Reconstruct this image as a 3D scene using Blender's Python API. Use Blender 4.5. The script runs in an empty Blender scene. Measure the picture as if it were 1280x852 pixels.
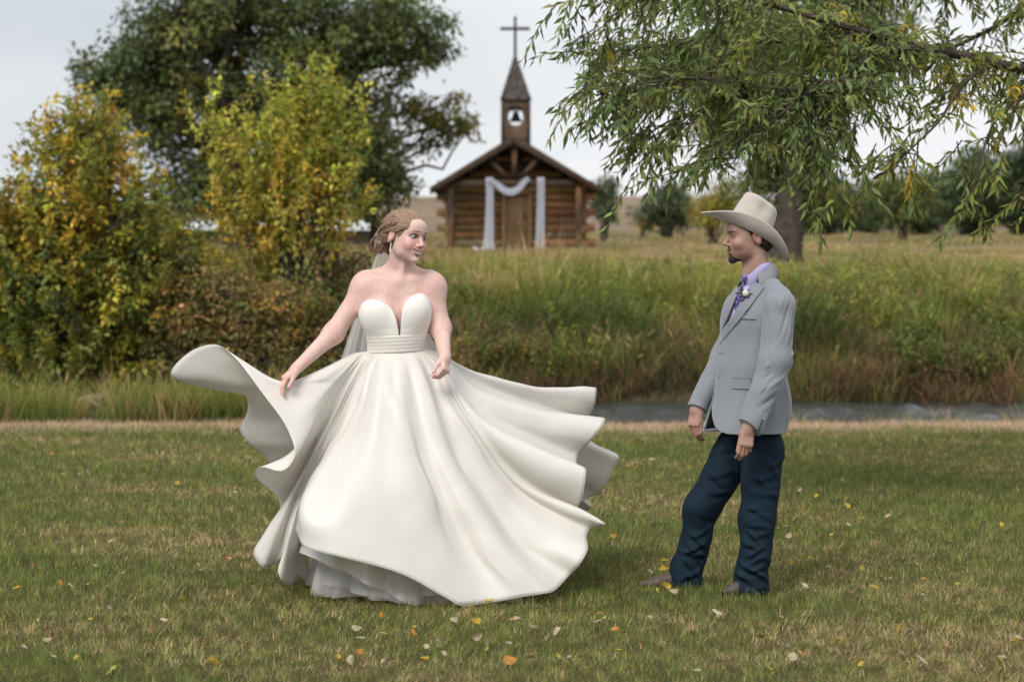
import bpy, bmesh, math, random
import numpy as np
from mathutils import Vector, Matrix
from mathutils.bvhtree import BVHTree

random.seed(7)
rng = np.random.default_rng(11)
SC = bpy.context.scene
COL = SC.collection
PI = math.pi

# ------------------------------------------------------------------ camera
CAM_H = 1.62
FPX = 3022.0                       # focal length in pixels of the 1280 px wide photograph
TILT = 126.0 / FPX
cam_d = bpy.data.cameras.new('camera')
cam = bpy.data.objects.new('camera', cam_d)
COL.objects.link(cam)
cam_d.sensor_width = 36.0
cam_d.lens = 85.0
cam_d.clip_end = 5000
cam.location = (0, 0, CAM_H)
cam.rotation_euler = (PI / 2 - TILT, 0, 0)
cam_d.dof.use_dof = True
cam_d.dof.focus_distance = 11.1
cam_d.dof.aperture_fstop = 3.4
SC.camera = cam

# ------------------------------------------------------------------ sky and sun
SUN_EL, SUN_AZ = math.radians(46), math.radians(-150)   # azimuth from +Y, clockwise: behind the camera, to the left
w = bpy.data.worlds.new('World')
SC.world = w
w.use_nodes = True
nt = w.node_tree
nt.nodes.clear()
wo = nt.nodes.new('ShaderNodeOutputWorld')
bg = nt.nodes.new('ShaderNodeBackground')
sky = nt.nodes.new('ShaderNodeTexSky')
sky.sky_type = 'NISHITA'
sky.sun_disc = False
sky.sun_elevation = SUN_EL
sky.sun_rotation = SUN_AZ
sky.dust_density = 3.0
tc = nt.nodes.new('ShaderNodeTexCoord')
mp = nt.nodes.new('ShaderNodeMapping')
mp.inputs['Scale'].default_value = (1.0, 1.0, 3.2)
nz = nt.nodes.new('ShaderNodeTexNoise')
nz.inputs['Scale'].default_value = 3.0
nz.inputs['Detail'].default_value = 5.0
nz.inputs['Roughness'].default_value = 0.5
cr = nt.nodes.new('ShaderNodeValToRGB')              # the cloud deck: grey-blue bellies to bright white
cr.color_ramp.elements[0].position = 0.10
cr.color_ramp.elements[0].color = (4.2, 4.7, 5.25, 1)
cr.color_ramp.elements[1].position = 0.52
cr.color_ramp.elements[1].color = (7.7, 7.85, 8.05, 1)
mx = nt.nodes.new('ShaderNodeMix')
mx.data_type = 'RGBA'
mx.inputs[0].default_value = 0.93
L = nt.links.new
L(tc.outputs['Generated'], mp.inputs[0]); L(mp.outputs[0], nz.inputs['Vector'])
dt = nt.nodes.new('ShaderNodeVectorMath'); dt.operation = 'DOT_PRODUCT'; dt.inputs[1].default_value = (1.0, 0.0, 0.0)   # heavier cloud to the left
ad = nt.nodes.new('ShaderNodeMath'); ad.operation = 'ADD'; ad.use_clamp = True
L(tc.outputs['Generated'], dt.inputs[0]); L(dt.outputs['Value'], ad.inputs[0]); L(nz.outputs['Fac'], ad.inputs[1]); L(ad.outputs[0], cr.inputs[0])
L(sky.outputs[0], mx.inputs[6]); L(cr.outputs[0], mx.inputs[7])
L(mx.outputs[2], bg.inputs[0]); L(bg.outputs[0], wo.inputs[0])
bg.inputs[1].default_value = 0.095
sd = bpy.data.lights.new('sun', 'SUN')
sd.energy = 2.2
sd.angle = math.radians(28)
sd.color = (1.0, 0.95, 0.88)
sun = bpy.data.objects.new('sun', sd)
COL.objects.link(sun)
sun.rotation_euler = (PI / 2 - SUN_EL, 0, PI - SUN_AZ)
SC.view_settings.view_transform = 'Standard'
SC.view_settings.look = 'None'
SC.view_settings.exposure = 0.38
SC.view_settings.gamma = 1.0
SC.view_settings.use_curve_mapping = False
SC.cycles.max_bounces = 8
SC.cycles.transparent_max_bounces = 12
SC.cycles.use_denoising = True


def at(px, py, Y):
    """World point seen at a photograph pixel, at distance Y in front of the camera."""
    dx, dy = (px - 640) / FPX, (426 - py) / FPX
    c, s = math.cos(TILT), math.sin(TILT)
    k = Y / (c + dy * s)
    return np.array([dx * k, Y, CAM_H + (-s + dy * c) * k])


# ------------------------------------------------------------------ object helpers
def tag(o, label=None, cat=None, group=None, kind=None):
    if label: o['label'] = label
    if cat: o['category'] = cat
    if group: o['group'] = group
    if kind: o['kind'] = kind
    return o


def empty(name, loc=(0, 0, 0)):
    o = bpy.data.objects.new(name, None)
    COL.objects.link(o)
    o.location = loc
    o.empty_display_size = 0.1
    return o


def link(name, me, mat=None, parent=None, smooth=True):
    o = bpy.data.objects.new(name, me)
    COL.objects.link(o)
    if mat is not None:
        for m in (mat if isinstance(mat, (list, tuple)) else [mat]):
            me.materials.append(m)
    if parent is not None:
        o.parent = parent
        o.matrix_parent_inverse = Matrix.Translation(-Vector(parent.location))
    if smooth:
        me.polygons.foreach_set('use_smooth', np.ones(len(me.polygons), bool))
    return o


def np_mesh(name, V, F, col=None, mi=None):
    """Mesh from arrays; F is one (n, k) index array or a list of such arrays."""
    Fs = F if isinstance(F, list) else [F]
    Fs = [np.asarray(f, np.int32) for f in Fs if len(f)]
    V = np.asarray(V, np.float32)
    me = bpy.data.meshes.new(name)
    me.vertices.add(len(V))
    me.vertices.foreach_set('co', V.ravel())
    loops = np.concatenate([f.ravel() for f in Fs])
    tot = np.concatenate([np.full(len(f), f.shape[1], np.int32) for f in Fs])
    st = np.concatenate([[0], np.cumsum(tot)[:-1]]).astype(np.int32)
    me.loops.add(len(loops))
    me.loops.foreach_set('vertex_index', loops)
    me.polygons.add(len(tot))
    me.polygons.foreach_set('loop_start', st)
    me.polygons.foreach_set('loop_total', tot)
    if mi is not None:
        me.polygons.foreach_set('material_index', np.asarray(mi, np.int32))
    me.update(calc_edges=True)
    if col is not None:
        c = np.ones((len(V), 4), np.float32)
        c[:, :3] = col
        a = me.color_attributes.new('Col', 'FLOAT_COLOR', 'POINT')
        a.data.foreach_set('color', c.ravel())
    return me


def material(name, color=(0.5, 0.5, 0.5), rough=0.6, attr=False, noise=None, bump=None, transl=0.0, spec=0.4, sheen=0.0, sss=0.0,
             metal=0.0, sss_rad=(0.012, 0.005, 0.003), var=None, gain=None, tcol=None):
    """Principled material.  noise = (scale, amount) varies the colour's value; bump = (scale, strength, dist);
    var = (other colour, scale, lo, hi) mixes a second colour in patches; transl = share of light let through."""
    m = bpy.data.materials.new(name)
    m.use_nodes = True
    t = m.node_tree
    p = t.nodes['Principled BSDF']
    out = t.nodes['Material Output']
    p.inputs['Roughness'].default_value = rough
    p.inputs['Specular IOR Level'].default_value = spec
    p.inputs['Metallic'].default_value = metal
    if sheen: p.inputs['Sheen Weight'].default_value = sheen
    if sss:
        p.inputs['Subsurface Weight'].default_value = sss
        p.inputs['Subsurface Radius'].default_value = sss_rad
        p.inputs['Subsurface Scale'].default_value = 1.0
    ln = t.links.new
    if attr:
        a = t.nodes.new('ShaderNodeAttribute'); a.attribute_name = 'Col'
        c = a.outputs['Color']
        if gain:
            gm = t.nodes.new('ShaderNodeMix'); gm.data_type = 'RGBA'; gm.blend_type = 'MULTIPLY'; gm.inputs[0].default_value = 1
            ln(c, gm.inputs[6]); gm.inputs[7].default_value = (gain, gain, gain, 1); c = gm.outputs[2]
    else:
        r = t.nodes.new('ShaderNodeRGB'); r.outputs[0].default_value = (*color, 1)
        c = r.outputs[0]
    co = None
    def coords():
        nonlocal co
        if co is None:
            co = t.nodes.new('ShaderNodeTexCoord').outputs['Object']
        return co
    if var:
        n = t.nodes.new('ShaderNodeTexNoise'); n.inputs['Scale'].default_value = var[1]; n.inputs['Detail'].default_value = 5
        ln(coords(), n.inputs['Vector'])
        rp = t.nodes.new('ShaderNodeMapRange'); rp.inputs[1].default_value = var[2]; rp.inputs[2].default_value = var[3]
        ln(n.outputs['Fac'], rp.inputs[0])
        k = t.nodes.new('ShaderNodeMix'); k.data_type = 'RGBA'
        ln(rp.outputs[0], k.inputs[0]); ln(c, k.inputs[6]); k.inputs[7].default_value = (*var[0], 1)
        c = k.outputs[2]
    if noise:
        n = t.nodes.new('ShaderNodeTexNoise'); n.inputs['Scale'].default_value = noise[0]; n.inputs['Detail'].default_value = 4
        ln(coords(), n.inputs['Vector'])
        rp = t.nodes.new('ShaderNodeMapRange')
        rp.inputs[1].default_value = 0.3; rp.inputs[2].default_value = 0.7
        rp.inputs[3].default_value = 1 - noise[1]; rp.inputs[4].default_value = 1 + noise[1]
        ln(n.outputs['Fac'], rp.inputs[0])
        k = t.nodes.new('ShaderNodeMix'); k.data_type = 'RGBA'; k.blend_type = 'MULTIPLY'; k.inputs[0].default_value = 1
        ln(c, k.inputs[6]); ln(rp.outputs[0], k.inputs[7])
        c = k.outputs[2]
    ln(c, p.inputs['Base Color'])
    if bump:
        n = t.nodes.new('ShaderNodeTexNoise'); n.inputs['Scale'].default_value = bump[0]; n.inputs['Detail'].default_value = 4
        ln(coords(), n.inputs['Vector'])
        b = t.nodes.new('ShaderNodeBump'); b.inputs['Strength'].default_value = bump[1]; b.inputs['Distance'].default_value = bump[2]
        ln(n.outputs['Fac'], b.inputs['Height']); ln(b.outputs[0], p.inputs['Normal'])
    if transl:
        tr = t.nodes.new('ShaderNodeBsdfTranslucent')
        if tcol: tr.inputs[0].default_value = (*tcol, 1)
        else: ln(c, tr.inputs[0])
        ms = t.nodes.new('ShaderNodeMixShader'); ms.inputs[0].default_value = transl
        ln(p.outputs[0], ms.inputs[1]); ln(tr.outputs[0], ms.inputs[2]); ln(ms.outputs[0], out.inputs[0])
    return m


class MB:
    """Collects vertices and faces of one mesh."""
    def __init__(s): s.v, s.f, s.c, s.n = [], {}, [], 0

    def raw(s, V, F, col=None):
        V = np.asarray(V, float).reshape(-1, 3)
        for f in (F if isinstance(F, list) and np.ndim(F[0]) == 2 else [F]):
            f = np.asarray(f)
            if len(f): s.f.setdefault(f.shape[1], []).append(f + s.n)
        s.v.append(V); s.n += len(V)
        s.c.append(np.tile(np.asarray(col if col is not None else (1, 1, 1), float), (len(V), 1)) if col is None or np.ndim(col) == 1 else np.asarray(col))
        return s

    def box(s, c, size, R=None, col=None):
        d = np.array([[x, y, z] for x in (-.5, .5) for y in (-.5, .5) for z in (-.5, .5)]) * np.asarray(size)
        if R is not None: d = d @ np.asarray(R).T
        return s.raw(d + np.asarray(c), [[0, 1, 3, 2], [4, 6, 7, 5], [0, 4, 5, 1], [2, 3, 7, 6], [0, 2, 6, 4], [1, 5, 7, 3]], col)

    def beam(s, a, b, wd, hg, up=(0, 0, 1), col=None):
        a, b = np.asarray(a, float), np.asarray(b, float)
        d = b - a; ln = np.linalg.norm(d); d /= ln
        x = np.cross(d, up); x /= np.linalg.norm(x)
        z = np.cross(x, d)
        return s.box((a + b) / 2, (wd, ln, hg), np.stack([x, d, z], 1), col)

    def tube(s, P, r, n=8, col=None, cap=True):
        V, F = tube_arrays(P, r, n, cap)
        return s.raw(V, F, col)

    def prism(s, poly, d, col=None):
        """poly: planar (n,3) outline; d: extrusion vector."""
        P = np.asarray(poly, float); n = len(P)
        V = np.vstack([P, P + np.asarray(d)])
        i = np.arange(n); j = (i + 1) % n
        s.raw(V, [np.stack([i, j, j + n, i + n], 1), i[::-1][None], (i + n)[None]], col)
        return s

    def build(s, name, mat, parent=None, smooth=False):
        V = np.vstack(s.v); F = [np.vstack(f) for f in s.f.values()]
        return link(name, np_mesh(name, V, F, np.vstack(s.c)), mat, parent, smooth)


def tube_arrays(P, r, n=8, cap=True):
    P = np.asarray(P, float); m = len(P)
    r = np.broadcast_to(np.asarray(r, float), (m,))
    T = np.gradient(P, axis=0); T /= np.linalg.norm(T, axis=1, keepdims=True) + 1e-12
    ref = np.array([0.0, 0, 1]) if abs(T[0, 2]) < .8 else np.array([1.0, 0, 0])
    V = []
    for i in range(m):
        x = np.cross(T[i], ref); x /= np.linalg.norm(x) + 1e-12
        y = np.cross(x, T[i]); ref = y
        a = np.arange(n) * 2 * PI / n
        V.append(P[i] + r[i] * (np.cos(a)[:, None] * x + np.sin(a)[:, None] * y))
    V = np.vstack(V)
    i, j = np.meshgrid(np.arange(m - 1), np.arange(n), indexing='ij')
    a = i * n + j; b = i * n + (j + 1) % n
    F = [np.stack([a, b, b + n, a + n], -1).reshape(-1, 4)]
    if cap:
        F.append(np.array([np.arange(n)[::-1], np.arange(n) + (m - 1) * n]))
    return V, F


def catmull(P, k, closed=False):
    """Samples a Catmull-Rom spline through the rows of P, k samples per span (works on any trailing shape)."""
    P = np.asarray(P, float)
    n = len(P)
    if closed:
        Q = np.concatenate([P[-1:], P, P[:2]]); spans = n
    else:
        Q = np.concatenate([2 * P[:1] - P[1:2], P, 2 * P[-1:] - P[-2:-1]]); spans = n - 1
    t = (np.arange(k) / k).reshape((k,) + (1,) * (P.ndim - 1))
    out = []
    for i in range(spans):
        a, b, c, d = Q[i], Q[i + 1], Q[i + 2], Q[i + 3]
        out.append(.5 * (2 * b + (c - a) * t + (2 * a - 5 * b + 4 * c - d) * t**2 + (3 * b - a - 3 * c + d) * t**3))
    out = np.concatenate(out)
    return out if closed else np.concatenate([out, P[-1:]])


def grid_faces(nu, nv, wrap_u=False):
    i, j = np.meshgrid(np.arange(nu if wrap_u else nu - 1), np.arange(nv - 1), indexing='ij')
    i2 = (i + 1) % nu
    return np.stack([i * nv + j, i2 * nv + j, i2 * nv + j + 1, i * nv + j + 1], -1).reshape(-1, 4)


def rot(yaw=0, pitch=0, roll=0):
    """Rotation matrix: roll about y, then pitch about x, then yaw about z (degrees)."""
    return np.array(Matrix.Rotation(math.radians(yaw), 3, 'Z') @ Matrix.Rotation(math.radians(pitch), 3, 'X') @ Matrix.Rotation(math.radians(roll), 3, 'Y'))


# ------------------------------------------------------------------ sculpting by distance fields
class Sdf:
    def __init__(s, xs, ys, zs):
        s.ax = [np.asarray(a, np.float32) for a in (xs, ys, zs)]
        s.F = np.full([len(a) for a in s.ax], 1.0, np.float32)

    def block(s, lo, hi):
        sl = tuple(slice(max(0, np.searchsorted(a, l) - 1), min(len(a), np.searchsorted(a, h) + 1)) for a, l, h in zip(s.ax, lo, hi))
        X, Y, Z = np.meshgrid(*[a[q] for a, q in zip(s.ax, sl)], indexing='ij', sparse=True)
        return sl, X, Y, Z

    def add(s, lo, hi, fn, k=0.01, op='add'):
        m = 1.7 * k + 0.012
        sl, X, Y, Z = s.block(np.asarray(lo) - m, np.asarray(hi) + m)
        if any(q.stop <= q.start for q in sl): return s
        d = fn(X, Y, Z)
        if op == 'add': s.F[sl] = smin(s.F[sl], d, k)
        else: s.F[sl] = -smin(-s.F[sl], d, k)          # op 'sub'
        return s

    def ell(s, c, r, R=None, k=0.01, op='add'):
        c, r = np.asarray(c, float), np.asarray(r, float)
        m = r.max() if R is not None else r
        return s.add(c - m, c + m, lambda X, Y, Z: ell(X, Y, Z, c, r, R), k, op)

    def cap(s, a, b, ra, rb=None, k=0.01, op='add', squash=None):
        a, b = np.asarray(a, float), np.asarray(b, float)
        rb = ra if rb is None else rb
        q = max(ra, rb) * (1 if squash is None else max(1, squash[1]))
        return s.add(np.minimum(a, b) - q, np.maximum(a, b) + q, lambda X, Y, Z: cap(X, Y, Z, a, b, ra, rb, squash), k, op)

    def mesh(s):
        return surface_nets(s.F, *s.ax)


def smin(a, b, k):
    if k <= 0: return np.minimum(a, b)
    h = np.clip(.5 + .5 * (b - a) / k, 0, 1)
    return b + (a - b) * h - k * h * (1 - h)


def ell(X, Y, Z, c, r, R=None):
    x, y, z = X - c[0], Y - c[1], Z - c[2]
    if R is not None:
        x, y, z = (R[0, i] * x + R[1, i] * y + R[2, i] * z for i in range(3))
    k0 = np.sqrt((x / r[0])**2 + (y / r[1])**2 + (z / r[2])**2)
    k1 = np.sqrt((x / r[0]**2)**2 + (y / r[1]**2)**2 + (z / r[2]**2)**2) + 1e-9
    return (k0 * (k0 - 1) / k1).astype(np.float32)


def cap(X, Y, Z, a, b, ra, rb, squash=None):
    """Tapered capsule; squash = (axis vector, factor): stretches the section along the axis by the factor."""
    d = b - a; L2 = d @ d + 1e-12
    h = np.clip(((X - a[0]) * d[0] + (Y - a[1]) * d[1] + (Z - a[2]) * d[2]) / L2, 0, 1)
    x, y, z = X - a[0] - h * d[0], Y - a[1] - h * d[1], Z - a[2] - h * d[2]
    if squash is not None:
        u = np.asarray(squash[0], float); u = u / np.linalg.norm(u)
        q = x * u[0] + y * u[1] + z * u[2]
        e = q * (1 / squash[1] - 1)
        x, y, z = x + e * u[0], y + e * u[1], z + e * u[2]
    return (np.sqrt(x * x + y * y + z * z) - (ra + (rb - ra) * h)).astype(np.float32)


def surface_nets(F, xs, ys, zs):
    ins = F < 0
    nx, ny, nz_ = F.shape
    cnt = np.zeros((nx - 1, ny - 1, nz_ - 1), np.uint8)
    for a in (0, 1):
        for b in (0, 1):
            for c in (0, 1):
                cnt += ins[a:nx - 1 + a, b:ny - 1 + b, c:nz_ - 1 + c]
    I, J, K = np.nonzero((cnt > 0) & (cnt < 8))
    idx = np.full(cnt.shape, -1, np.int32)
    idx[I, J, K] = np.arange(len(I))
    corners = [(a, b, c) for a in (0, 1) for b in (0, 1) for c in (0, 1)]
    val = np.stack([F[I + a, J + b, K + c] for a, b, c in corners], 1)
    pos = np.stack([np.stack([xs[I + a], ys[J + b], zs[K + c]], 1) for a, b, c in corners], 1)
    acc = np.zeros((len(I), 3)); n = np.zeros(len(I))
    for e0 in range(8):
        for e1 in range(e0 + 1, 8):
            if sum(p != q for p, q in zip(corners[e0], corners[e1])) != 1: continue
            a, b = val[:, e0], val[:, e1]
            m = (a < 0) != (b < 0)
            t = np.where(m, a / np.where(m, a - b, 1), 0)
            acc += np.where(m[:, None], pos[:, e0] + (pos[:, e1] - pos[:, e0]) * t[:, None], 0)
            n += m
    V = acc / n[:, None]
    Q = []
    # x edges
    m0 = ins[:-1, 1:-1, 1:-1]; m1 = ins[1:, 1:-1, 1:-1]
    i, j, k = np.nonzero(m0 != m1); j += 1; k += 1
    q = np.stack([idx[i, j - 1, k - 1], idx[i, j, k - 1], idx[i, j, k], idx[i, j - 1, k]], 1)
    f = ins[i, j, k]; q[~f] = q[~f][:, ::-1]; Q.append(q)
    m0 = ins[1:-1, :-1, 1:-1]; m1 = ins[1:-1, 1:, 1:-1]
    i, j, k = np.nonzero(m0 != m1); i += 1; k += 1
    q = np.stack([idx[i - 1, j, k - 1], idx[i - 1, j, k], idx[i, j, k], idx[i, j, k - 1]], 1)
    f = ins[i, j, k]; q[~f] = q[~f][:, ::-1]; Q.append(q)
    m0 = ins[1:-1, 1:-1, :-1]; m1 = ins[1:-1, 1:-1, 1:]
    i, j, k = np.nonzero(m0 != m1); i += 1; j += 1
    q = np.stack([idx[i - 1, j - 1, k], idx[i, j - 1, k], idx[i, j, k], idx[i - 1, j, k]], 1)
    f = ins[i, j, k]; q[~f] = q[~f][:, ::-1]; Q.append(q)
    Q = np.vstack(Q)
    Q = Q[(Q >= 0).all(1)]
    return V, Q


def normals(V, F):
    N = np.zeros_like(V)
    a = np.cross(V[F[:, 2]] - V[F[:, 0]], V[F[:, 3]] - V[F[:, 1]])
    for q in range(4): np.add.at(N, F[:, q], a)
    return N / (np.linalg.norm(N, axis=1, keepdims=True) + 1e-12)


def axis(*seg):
    """Rectilinear axis from (from, to, step) pieces."""
    out = []
    for a, b, h in seg:
        n = max(1, round((b - a) / h))
        out.append(a + (b - a) * np.arange(n) / n)
    out.append([seg[-1][1]])
    return np.concatenate(out)


def folds(V, N, lst):
    """Cloth creases: (A, B, width, height[, curve]) ridges (height > 0) or valleys on surface points V along N."""
    D = np.zeros(len(V))
    for f in lst:
        A, B, wd, h = (np.asarray(f[0], float), np.asarray(f[1], float), f[2], f[3])
        d = B - A; L2 = d @ d
        t = ((V - A) @ d) / L2
        tc_ = np.clip(t, 0, 1)
        p = A + tc_[:, None] * d
        if len(f) > 4: p = p + np.asarray(f[4]) * (4 * tc_ * (1 - tc_))[:, None]
        r2 = ((V - p)**2).sum(1)
        D += h * np.exp(-r2 / wd**2) * (1 - .75 * np.abs(2 * tc_ - 1)**2)
    return V + N * D[:, None]


def noise3(P, seed=0, scale=1.0):
    """Cheap smooth noise: sum of random plane waves, about -1..1."""
    r = np.random.default_rng(seed)
    P = np.asarray(P, float) * scale
    out = 0
    for i in range(7):
        d = r.normal(size=3); d *= (1 + .5 * r.random()) / np.linalg.norm(d)
        out = out + np.sin(P @ d * 2 * PI + r.random() * 7)
    return out / 3.5


def lerp(a, b, t): return np.asarray(a, float) + (np.asarray(b, float) - np.asarray(a, float)) * t
def sstep(a, b, x):
    t = np.clip((x - a) / (b - a), 0, 1); return t * t * (3 - 2 * t)


# ------------------------------------------------------------------ people: heads and hands
def sculpt_head(S, o, R, male=False, size=1.0, smile=0.0):
    """Adds a head to field S.  Local frame: face towards -y, z up, origin midway between the eyes' height and the ears."""
    o = np.asarray(o, float)
    m = 0.155 * size
    sl, X, Y, Z = S.block(o - m, o + m)
    x, y, z = X - o[0], Y - o[1], Z - o[2]
    x, y, z = (((R[0, i] * x + R[1, i] * y + R[2, i] * z) / size).astype(np.float32) for i in range(3))
    E = lambda c, r: ell(x, y, z, c, r)
    C = lambda a, b, ra, rb: cap(x, y, z, np.array(a), np.array(b), ra, rb)
    ax = np.abs(x)
    Em = lambda c, r: ell(ax, y, z, c, r)
    d = E((0, .012, .036), (.0735, .093, .077))
    d = smin(d, E((0, -.034, -.012), (.0600, .060, .080)), .03)
    jw = .048 if male else .044
    d = smin(d, E((0, -.043, -.066), (jw, .045, .042)), .03)
    d = smin(d, Em((.040, -.008, -.060), (.014, .030, .026)), .035)
    d = smin(d, E((0, -.078 if male else -.080, -.098), (.017 if male else .018, .017, .015)), .024)
    d = smin(d, Em((.038, -.064, -.030), (.024, .022, .022)), .02)               # cheekbones
    if smile: d = smin(d, Em((.036, -.072, -.042), (.014, .011, .013)), .022)     # cheeks lifted by a smile
    d = smin(d, cap(ax, y, z, np.array((.008, -.093, .020)), np.array((.042, -.076, .021)), .009 if male else .007, .006), .016)
    d = smin(d, E((0, -.072, .045), (.05, .03, .035)), .02)                       # forehead
    d = -smin(-d, Em((.031, -.1, .003), (.0175, .0175, .0105)), .010)             # eye sockets
    d = smin(d, Em((.031, -.0775, .002), (.0150, .0128, .0118)), .003)            # lids over the eyes
    nl = .113 if male else .111
    d = smin(d, C((0, -.088, .014), (0, -nl + .003, -.026), .0065, .0088), .010)  # nose
    d = smin(d, E((0, -nl, -.031), (.0098, .0098, .0088)), .006)
    d = smin(d, Em((.0115, -.098, -.036), (.0078, .0105, .0068)), .006)
    if not male: d = -smin(-d, Em((.0060, -.106, -.0430), (.0026, .0050, .0020)), .003)
    d = smin(d, E((0, -.080, -.062), (.028, .017, .020)), .014)                   # the muzzle under the lips
    up = .0035 * smile
    zz = z - up * (ax / .022)**2 * 1.6                                              # mouth corners rise
    mw = .024 + .0085 * smile
    d = smin(d, ell(x, y, zz, (0, -.094, -.0585), (mw, .0085, .0052)), .004)
    d = smin(d, ell(x, y, zz, (0, -.093, -.0715 - .0028 * smile), (mw * .85, .0088, .0062)), .005)
    d = -smin(-d, ell(x, y, zz, (0, -.104, -.0648 - .001 * smile), (mw * .95, .012, (.0016 + .0022 * smile))), .003)
    d = -smin(-d, E((0, -.097, -.083), (.016, .006, .005)), .008)                 # hollow over the chin
    # ears
    ye, ze = y - .014, z + .006
    d = smin(d, ell(ax, ye + ze * .25, ze, (.0745, 0, 0), (.0085, .0185, .031)), .006)
    d = -smin(-d, ell(ax, ye + ze * .25, ze, (.0835, -.004, .003), (.006, .009, .016)), .004)
    S.F[sl] = smin(S.F[sl], d * size, .012)


def paint_head(V, o, R, base, male=False, size=1.0, smile=0.0, gaze=0.0):
    """Own colours of skin, lips, eyes, brows and beard, per vertex."""
    col = np.tile(np.asarray(base, float), (len(V), 1))
    col *= 1 + noise3(V, 71, 9)[:, None] * np.array((.015, .045, .05)) + noise3(V, 72, 28)[:, None] * np.array((.012, .030, .032))
    p = ((V - np.asarray(o)) @ R) / size
    head = (np.abs(p) < .16).all(1)
    x, y, z = p.T; ax = np.abs(x)
    fr = (y < -.05) & head

    def mix(mask, c, w=1.0):
        wgt = (np.clip(mask, 0, 1) * w)[:, None]
        col[:] = col * (1 - wgt) + np.asarray(c) * wgt
    g = lambda dx, sx, dz, sz: np.exp(-(dx / sx)**2 - (dz / sz)**2)
    red = np.array(base) * (1.02, .70, .68)
    mix(g(ax - .040, .022, z + .036, .020) * fr, red, .75 if not male else .45)
    mix(g(x, .012, z + .034, .012) * fr, red, .55)
    mix(head * sstep(.064, .074, ax) * (np.abs(z) < .05), red, .5)
    mix(g(ax - .031, .020, z - .001, .012) * fr * (y < -.06), np.array(base) * (.50, .38, .36), .75 if not male else .5)
    up = .0035 * smile
    zz = z - up * (ax / .022)**2 * 1.6
    mw = .025 + .0085 * smile
    lip = (1 - sstep(.85, 1.05, np.sqrt((x / mw)**2 + ((zz + .0662) / (.0125 + .0025 * smile))**2))) * (y < -.078) * fr
    mix(lip, (.40, .115, .12) if not male else np.array(base) * (.85, .55, .55), .85)
    if smile:
        te = (1 - sstep(.8, 1.05, np.sqrt((x / (mw * .82))**2 + ((zz + .0660) / .0058)**2))) * (y < -.075) * fr
        mix(te, (.76, .73, .68), .97)
        mix((np.abs(zz + .0716) < .0012) * (ax < mw * .8) * (y < -.07) * fr, (.12, .03, .03), .6)
    else:
        mix(g(zz + .0645, .0016, 0 * x, 1) * (ax < mw) * (y < -.07) * fr, (.10, .03, .03), .7)
    # eyes: almond opening, iris, lashes
    ex = (ax - .031) * np.sign(x)
    e1 = ax - .031
    ew = .0145 if male else .0182
    zu = (.0078 if male else .0090) * (1 - (e1 / ew)**2); zl = -.0045 * (1 - (e1 / ew)**2)
    ze = z - .002 - e1 * .08
    op = (np.abs(e1) < ew) & (ze < zu) & (ze > zl) & fr
    mix(op, (.58, .56, .54) if not male else (.36, .34, .33), .95)
    iris = np.sqrt((ex - gaze * .006)**2 + ze**2)
    mix(op & (iris < .0068), (.06, .075, .085), 1)
    mix(op & (iris < .0026), (.01, .01, .01), 1)
    lash = (np.abs(e1) < ew + .002) & (np.abs(ze - zu) < (.0034 if not male else .0018)) & fr
    mix(lash, (.02, .013, .010), .9)
    mix((np.abs(e1) < ew) & (np.abs(ze - zl) < .0014) & fr, (.08, .04, .035), .7)
    # brows
    bz = .0225 + .0032 * (1 - ((ax - .034) / .022)**2) + (-.003 if male else .0026 * sstep(.034, .012, ax))
    bw = (.0038 if male else .0029) * (1 - .5 * sstep(.035, .055, ax))
    mix((np.abs(z - bz) < bw) * (ax > .011) * (ax < .053) * fr, (.035, .022, .015) if male else (.085, .050, .034), .85)
    if male:
        dark = (.022, .014, .010)
        nzv = .5 + .5 * noise3(p, 3, 90)
        stub = sstep(-.030, -.055, z) * sstep(.012, -.035, y) * head * sstep(-.140, -.108, z)
        mix(stub, np.array(base) * (.45, .42, .42), .35 + .25 * nzv)
        mous = (1 - sstep(.8, 1.1, np.sqrt((x / .029)**2 + ((z + .050 + .20 * ax) / .0075)**2))) * (y < -.075) * fr
        goat = (1 - sstep(.85, 1.1, np.sqrt((x / .030)**2 + ((z + .100) / .024)**2))) * (y < -.040) * head * (z < -.076)
        mix(mous, dark, .88); mix(goat, dark, .97)
    return col


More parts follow.
